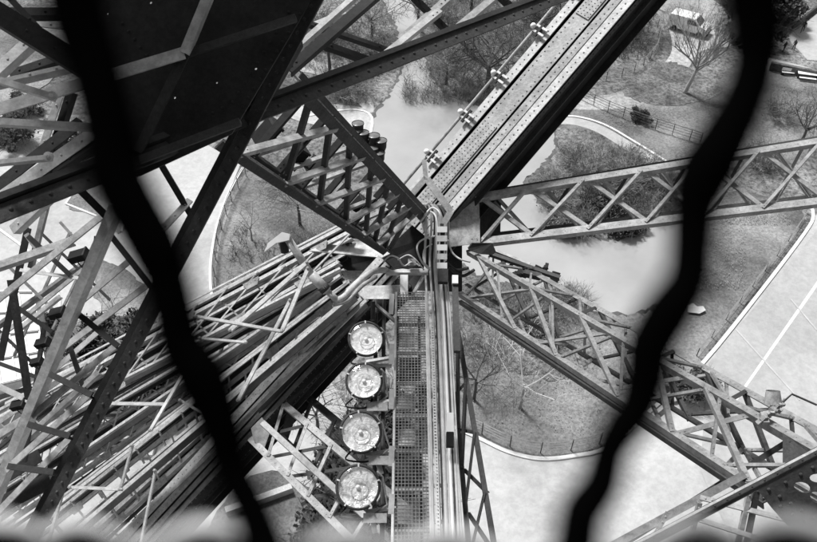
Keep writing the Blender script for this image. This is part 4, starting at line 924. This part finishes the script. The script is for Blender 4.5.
# swan-neck lamp
sl = thing('swan_neck_lamp', 'light lamp on a jointed tubular arm reaching out left of the joint', 'lamp', P(340, 300, 13.0))
MB().tube([P(286, 236, 12.6), P(312, 276, 12.8)], .065, 14).build('arm', STEELL, sl, True)
MB().tube([P(311, 274, 12.8), P(327, 291, 12.9)], .085, 14).build('sleeve', STEELL, sl, True)
MB().tube([P(322, 286, 12.88), P(326, 290, 12.9)], .095, 14).build('collar', STEELD, sl, True)
MB().tube([P(327, 291, 12.9), P(338, 301, 13.0)], .055, 12).build('neck', STEELL, sl, True)
MB().tube(smoothloop([P(336, 301, 13.0), P(345, 296, 13.0), P(356, 284, 13.2), P(372, 272, 13.6), P(386, 270, 13.9)], 5, False), .055, 12).build('conduit_arm', STEELL, sl, True)
MB().tube(smoothloop([P(333, 305, 13.0), P(348, 300, 13.0), P(362, 286, 13.2), P(376, 277, 13.6)], 5, False), .035, 8).build('lower_arm', STEEL, sl, True)
h = MB(); h.prism([P(264, 252, 12.5), P(268, 243, 12.5), P(282, 232, 12.5), P(290, 234, 12.5), P(289, 240, 12.5), P(276, 243, 12.5)], [p+FW*.16 for p in [P(264, 252, 12.5), P(268, 243, 12.5), P(282, 232, 12.5), P(290, 234, 12.5), P(289, 240, 12.5), P(276, 243, 12.5)]]); h.build('lamp_head', WHITE, sl)
MB().tube([P(283, 240, 12.7), P(285, 252, 12.8)], .07, 10).build('socket', STEELK, sl)
# floodlights
def clear_glass():
    m = bpy.data.materials.new('lamp_glass'); m.use_nodes = True; nt = m.node_tree
    nt.nodes.remove(nt.nodes['Principled BSDF']); o = nt.nodes['Material Output']
    tr = nt.nodes.new('ShaderNodeBsdfTransparent'); gl = nt.nodes.new('ShaderNodeBsdfGlossy'); gl.inputs['Roughness'].default_value = .08
    mx = nt.nodes.new('ShaderNodeMixShader')
    n = nt.nodes.new('ShaderNodeTexNoise'); n.inputs['Scale'].default_value = 14; bp = nt.nodes.new('ShaderNodeBump'); bp.inputs['Strength'].default_value = .2; bp.inputs['Distance'].default_value = .02
    nt.links.new(n.outputs['Fac'], bp.inputs['Height']); nt.links.new(bp.outputs['Normal'], gl.inputs['Normal'])
    mx.inputs[0].default_value = .13; nt.links.new(tr.outputs[0], mx.inputs[1]); nt.links.new(gl.outputs[0], mx.inputs[2]); nt.links.new(mx.outputs[0], o.inputs['Surface'])
    return m
CLEAR = clear_glass()
REFLS = [mat('lamp_reflector_%s' % w_, lo_, .98, .12, sc_, metal=.15, spec=.8, detail=3, contrast=(.34+.03*q_, .50+.02*q_), bump=.9, bscale=7+q_) for q_, (w_, lo_, sc_) in enumerate((('glints_top', .66, 5.5), ('glints_second', .56, 7.3), ('glints_third', .60, 4.4), ('glints_lowest', .54, 6.1)))]  # mottled glints of reflected light are put into the reflector colours
def flood(c, tgt, r, REFL):
    t = thing('floodlight', 'x', 'floodlight', c, 'column of round floodlights'); n = tgt.normalized()
    f, sd, u = n, n.cross(Z).normalized(), None; u = sd.cross(n).normalized()
    MB().lathe([(.001, -.30), (r*.45, -.29), (r*.75, -.22), (r*.98, -.10), (r*1.06, .0)], c, n, 32).build('housing', STEELD, t, True)
    rim = MB().lathe([(r*1.04, -.02), (r*1.08, .0), (r*1.08, .03), (r*1.0, .045), (r*.96, .04), (r*.95, .0)], c, n, 40).build('rim', STEELD, t, True)
    MB().lathe([(r*.93, .012), (r*.8, .03), (r*.45, .05), (.001, .056)], c+n*.02, n, 32).build('glass', CLEAR, t, True)
    MB().lathe([(r*.95, .012), (r*.88, .004), (r*.7, -.006), (r*.4, -.02), (r*.16, -.026), (.001, -.027)], c, n, 36).build('reflector', REFL, t, True)
    bl = MB().lathe([(.001, .02), (.022, .015), (.034, .0), (.03, -.012), (.018, -.018), (.018, -.022)], c-n*.0, n, 14).build('bulb', WHITE, t, True)
    MB().tube([c+n*.03+(sd*math.cos(q*.5236)+u*math.sin(q*.5236))*r*.42 for q in range(13)], .006, 5).build('glass_ring', GALV, bl)
    for k in range(5):
        a = .5+k*2*math.pi/5; p = c+(sd*math.cos(a)+u*math.sin(a))*r*1.04
        MB().bar(p-(p-c).normalized()*.035+n*.05, p+(p-c).normalized()*.008+n*.05, .022, .02, n).build('clip', GALV, rim)
    y = MB(); y.tube([c+u*r*.75+sd*-r*1.05*0+(-sd)*0+RT*r*1.05-n*.05, c+RT*r*1.28+u*r*.5-n*.1, c+RT*r*1.28-u*r*.8-n*.1, c-u*r*1.35+RT*r*.4-n*.15], .016, 8)
    y.build('yoke', STEEL, t, True)
    mbx = c-u*r*1.42+RT*.14-n*.12
    MB().bar(mbx-RT*.13, mbx+RT*.2, .13, .10, n).build('ballast_box', STEELL, t)
    MB().bar(mbx, mbx-u*.2-n*.05, .07, .07, n).build('stem', STEEL, t)
    MB().tube(smoothloop([c-u*r*.9-RT*.2-n*.15, c-u*r*1.35-RT*.33-n*.15, c-u*r*1.5-RT*.1-n*.1, mbx-RT*.1], 4, False), .014, 6).build('cable', RUBBER, t, True)
    return t
FL = [(366, 339, 17, 'topmost of the four round floodlights left of the catwalk'), (364, 381, 17.5, 'second floodlight from the top, left of the catwalk'), (360.5, 432, 20, 'third floodlight from the top, left of the catwalk'), (358, 487, 21, 'lowest and largest-looking of the four round floodlights')]
for i, (x, y, r, lab) in enumerate(FL):
    d = 10/(c45*(1+(y-271)/FOC))
    c = P(x, y, d); t = flood(c, (-FW+UP*.34-RT*.02+RT*(.16, .08, .2, .12)[i]), r/FOC*d, REFLS[i]); t['label'] = lab
fp = thing('floodlight_rail', 'upright rail and brackets behind the floodlights', 'rail', P(378, 540, 11))
for x in (376, 384): MB().tube([P(x, 300, 13.9), P(x-2, 560, 11.0)], .035, 8).build('rail', STEELD, fp)
for y in (362, 405, 455, 512): MB().bar(P(366, y, 12.9-(y-362)*.0115), P(396, y-5, 12.9-(y-362)*.0115), .05, .05).build('bracket', STEELL, fp)
for y in (300, 350, 395, 452, 500): MB().bar(P(392, y-6, 13.2-(y-300)*.0115), P(391, y+14, 13.1-(y-300)*.0115), .08, .05, -FW).build('side_plate', GALV, fp)
random.seed(5)
for i in range(22):
    y = random.choice((365, 410, 462, 516, 530)); x = random.uniform(368, 394); d = 13-(y-362)*.0112+.15
    p = P(x, y+random.uniform(-8, 8), d); q = p+V([random.uniform(-.16, .16) for _ in range(3)]); MB().tube([p, lerp(p, q, .5)+UP*.05, q], .012, 5).build('loose_wire', CABLED, fp)
# ================================================================== GALLERY: safety mesh in front of the lens, unseen deck and walls added to block light
def wire(label, px, wd, d=.13, m=BLACK, seed=1):
    pts = [P(x, y, d) for x, y in px]; rs = [w_/2/FOC*d for w_ in wd]
    sp = smoothloop(pts, 6, False); n = len(sp); rr = [lerp(V((rs[min(int(i/6), len(rs)-1)], 0, 0)), V((rs[min(int(i/6)+1, len(rs)-1)], 0, 0)), (i % 6)/6).x for i in range(n)]
    return tag(MB().tube(sp, rr, 12).build('mesh_wire', m, None, True), label, 'wire', 'crimped wires of the safety mesh')
LWX = [(-50, 66, 46), (14, 78, 46), (68, 95, 42), (130, 110, 43), (180, 119, 45), (247, 154, 44), (280, 166, 36), (313, 174, 36), (346, 182, 38), (376, 201, 46), (430, 222, 34), (466, 231, 26), (511, 253, 26), (545, 265, 30), (610, 290, 40)]
RWX = [(-50, 745, 40), (0, 754, 40), (33, 757, 38), (66, 755, 32), (100, 744, 34), (133, 727, 40), (166, 709, 48), (190, 699, 42), (213, 694, 32), (246, 692, 29), (280, 688, 30), (313, 668, 38), (346, 650, 36), (375, 646, 34), (406, 637, 29), (429, 621, 26), (451, 609, 23), (485, 600, 26), (512, 582, 29), (545, 576, 30), (610, 560, 40)]
wire('blurred black wire of the safety mesh leaning through the left half of the view', [(x, y) for y, x, w_ in LWX], [w_+18 for y, x, w_ in LWX], .115)
wire('blurred black wire of the safety mesh leaning through the right half of the view', [(x, y) for y, x, w_ in RWX], [w_+18 for y, x, w_ in RWX], .115)
pk = [(-60, 520), (10, 522), (42, 538), (78, 521), (140, 548), (205, 524), (275, 552), (345, 532), (396, 549), (447, 532), (512, 556), (575, 542), (635, 556), (692, 524), (742, 541), (790, 520), (860, 540), (920, 530)]
ew = smoothloop([P(x, y+6, .13) for x, y in pk], 6, False)
tag(MB().tube(ew, 12.5/FOC*.13, 10).build('edge_wire', PALEW, None, True), 'pale wavy edge wire of the safety mesh blurred along the bottom', 'wire')
tag(MB().tube(smoothloop([P(x, 566+(y-535)*.9, .122) for x, y in pk], 6, False), 25/FOC*.122, 12).build('mesh_rail', BLACK, None, True), 'dark rail under the pale wavy wire at the bottom edge', 'rail')
gal = thing('gallery_deck', 'unseen gallery deck and walls above and behind the viewer, added to block light', 'deck', V((0, -6, 55)))
MB().plate([V((-25, -12, 60.5)), V((25, -12, 60.5)), V((25, .0, 60.5)), V((-2.2, .0, 60.5)), V((-2.2, 9.5, 60.5)), V((-4.8, 9.5, 60.5)), V((-4.8, .0, 60.5)), V((-25, .0, 60.5))], .3, Z).build('shading_upper_floor', DECK, gal)  # out of view; the left tongue is shaped to shade the near plate
MB().plate([V((-25, -4, 55)), V((25, -4, 55)), V((25, -4, 60.3)), V((-25, -4, 60.3))], .2, V((0, 1, 0))).build('back_wall', DECK, gal)
MB().plate([V((-40, -6, 60.7)), V((40, -6, 60.7)), V((40, -6, 74)), V((-40, -6, 74))], .3, V((0, 1, 0))).build('sky_block_wall', DECK, gal)  # added out of view to cut the sky light from behind
MB().plate([V((-25, -12, 55)), V((25, -12, 55)), V((25, -.25, 55)), V((-25, -.25, 55))], .3, Z).build('lower_floor', DECK, gal)
# ================================================================== LIGHT, SKY, CAMERA
wd_ = bpy.data.worlds.new('World'); S.world = wd_; wd_.use_nodes = True
nt = wd_.node_tree; bg = nt.nodes['Background']
sky = nt.nodes.new('ShaderNodeTexSky'); sky.sky_type = 'NISHITA'; sky.sun_disc = False
SUN_EL, SUN_AZ = math.radians(58), math.radians(-35)     # azimuth from +Y towards +X
sky.sun_elevation = SUN_EL; sky.sun_rotation = SUN_AZ
bw = nt.nodes.new('ShaderNodeRGBToBW')
nt.links.new(sky.outputs['Color'], bw.inputs['Color']); nt.links.new(bw.outputs['Val'], bg.inputs['Color']); bg.inputs['Strength'].default_value = .05
sl_ = bpy.data.lights.new('sun', 'SUN'); sl_.energy = 1.5; sl_.angle = math.radians(11); sl_.color = (1, 1, 1)
so = bpy.data.objects.new('sun', sl_); COL.objects.link(so)
sd_ = V((math.sin(SUN_AZ)*math.cos(SUN_EL), math.cos(SUN_AZ)*math.cos(SUN_EL), math.sin(SUN_EL)))
so.rotation_euler = sd_.to_track_quat('Z', 'Y').to_euler(); so.location = V((0, 0, 90))
cam = bpy.data.cameras.new('camera'); co = bpy.data.objects.new('camera', cam); COL.objects.link(co); S.camera = co
cam.sensor_width = 36; cam.lens = 36*FOC/817; cam.clip_start = .01; cam.clip_end = 2000
co.location = CAM; co.rotation_euler = (math.radians(45), 0, 0)
cam.dof.use_dof = True; cam.dof.focus_distance = 16; cam.dof.aperture_fstop = cam.lens/5.0
S.view_settings.view_transform = 'Standard'; S.view_settings.look = 'None'; S.view_settings.gamma = 1; S.view_settings.exposure = 1.92
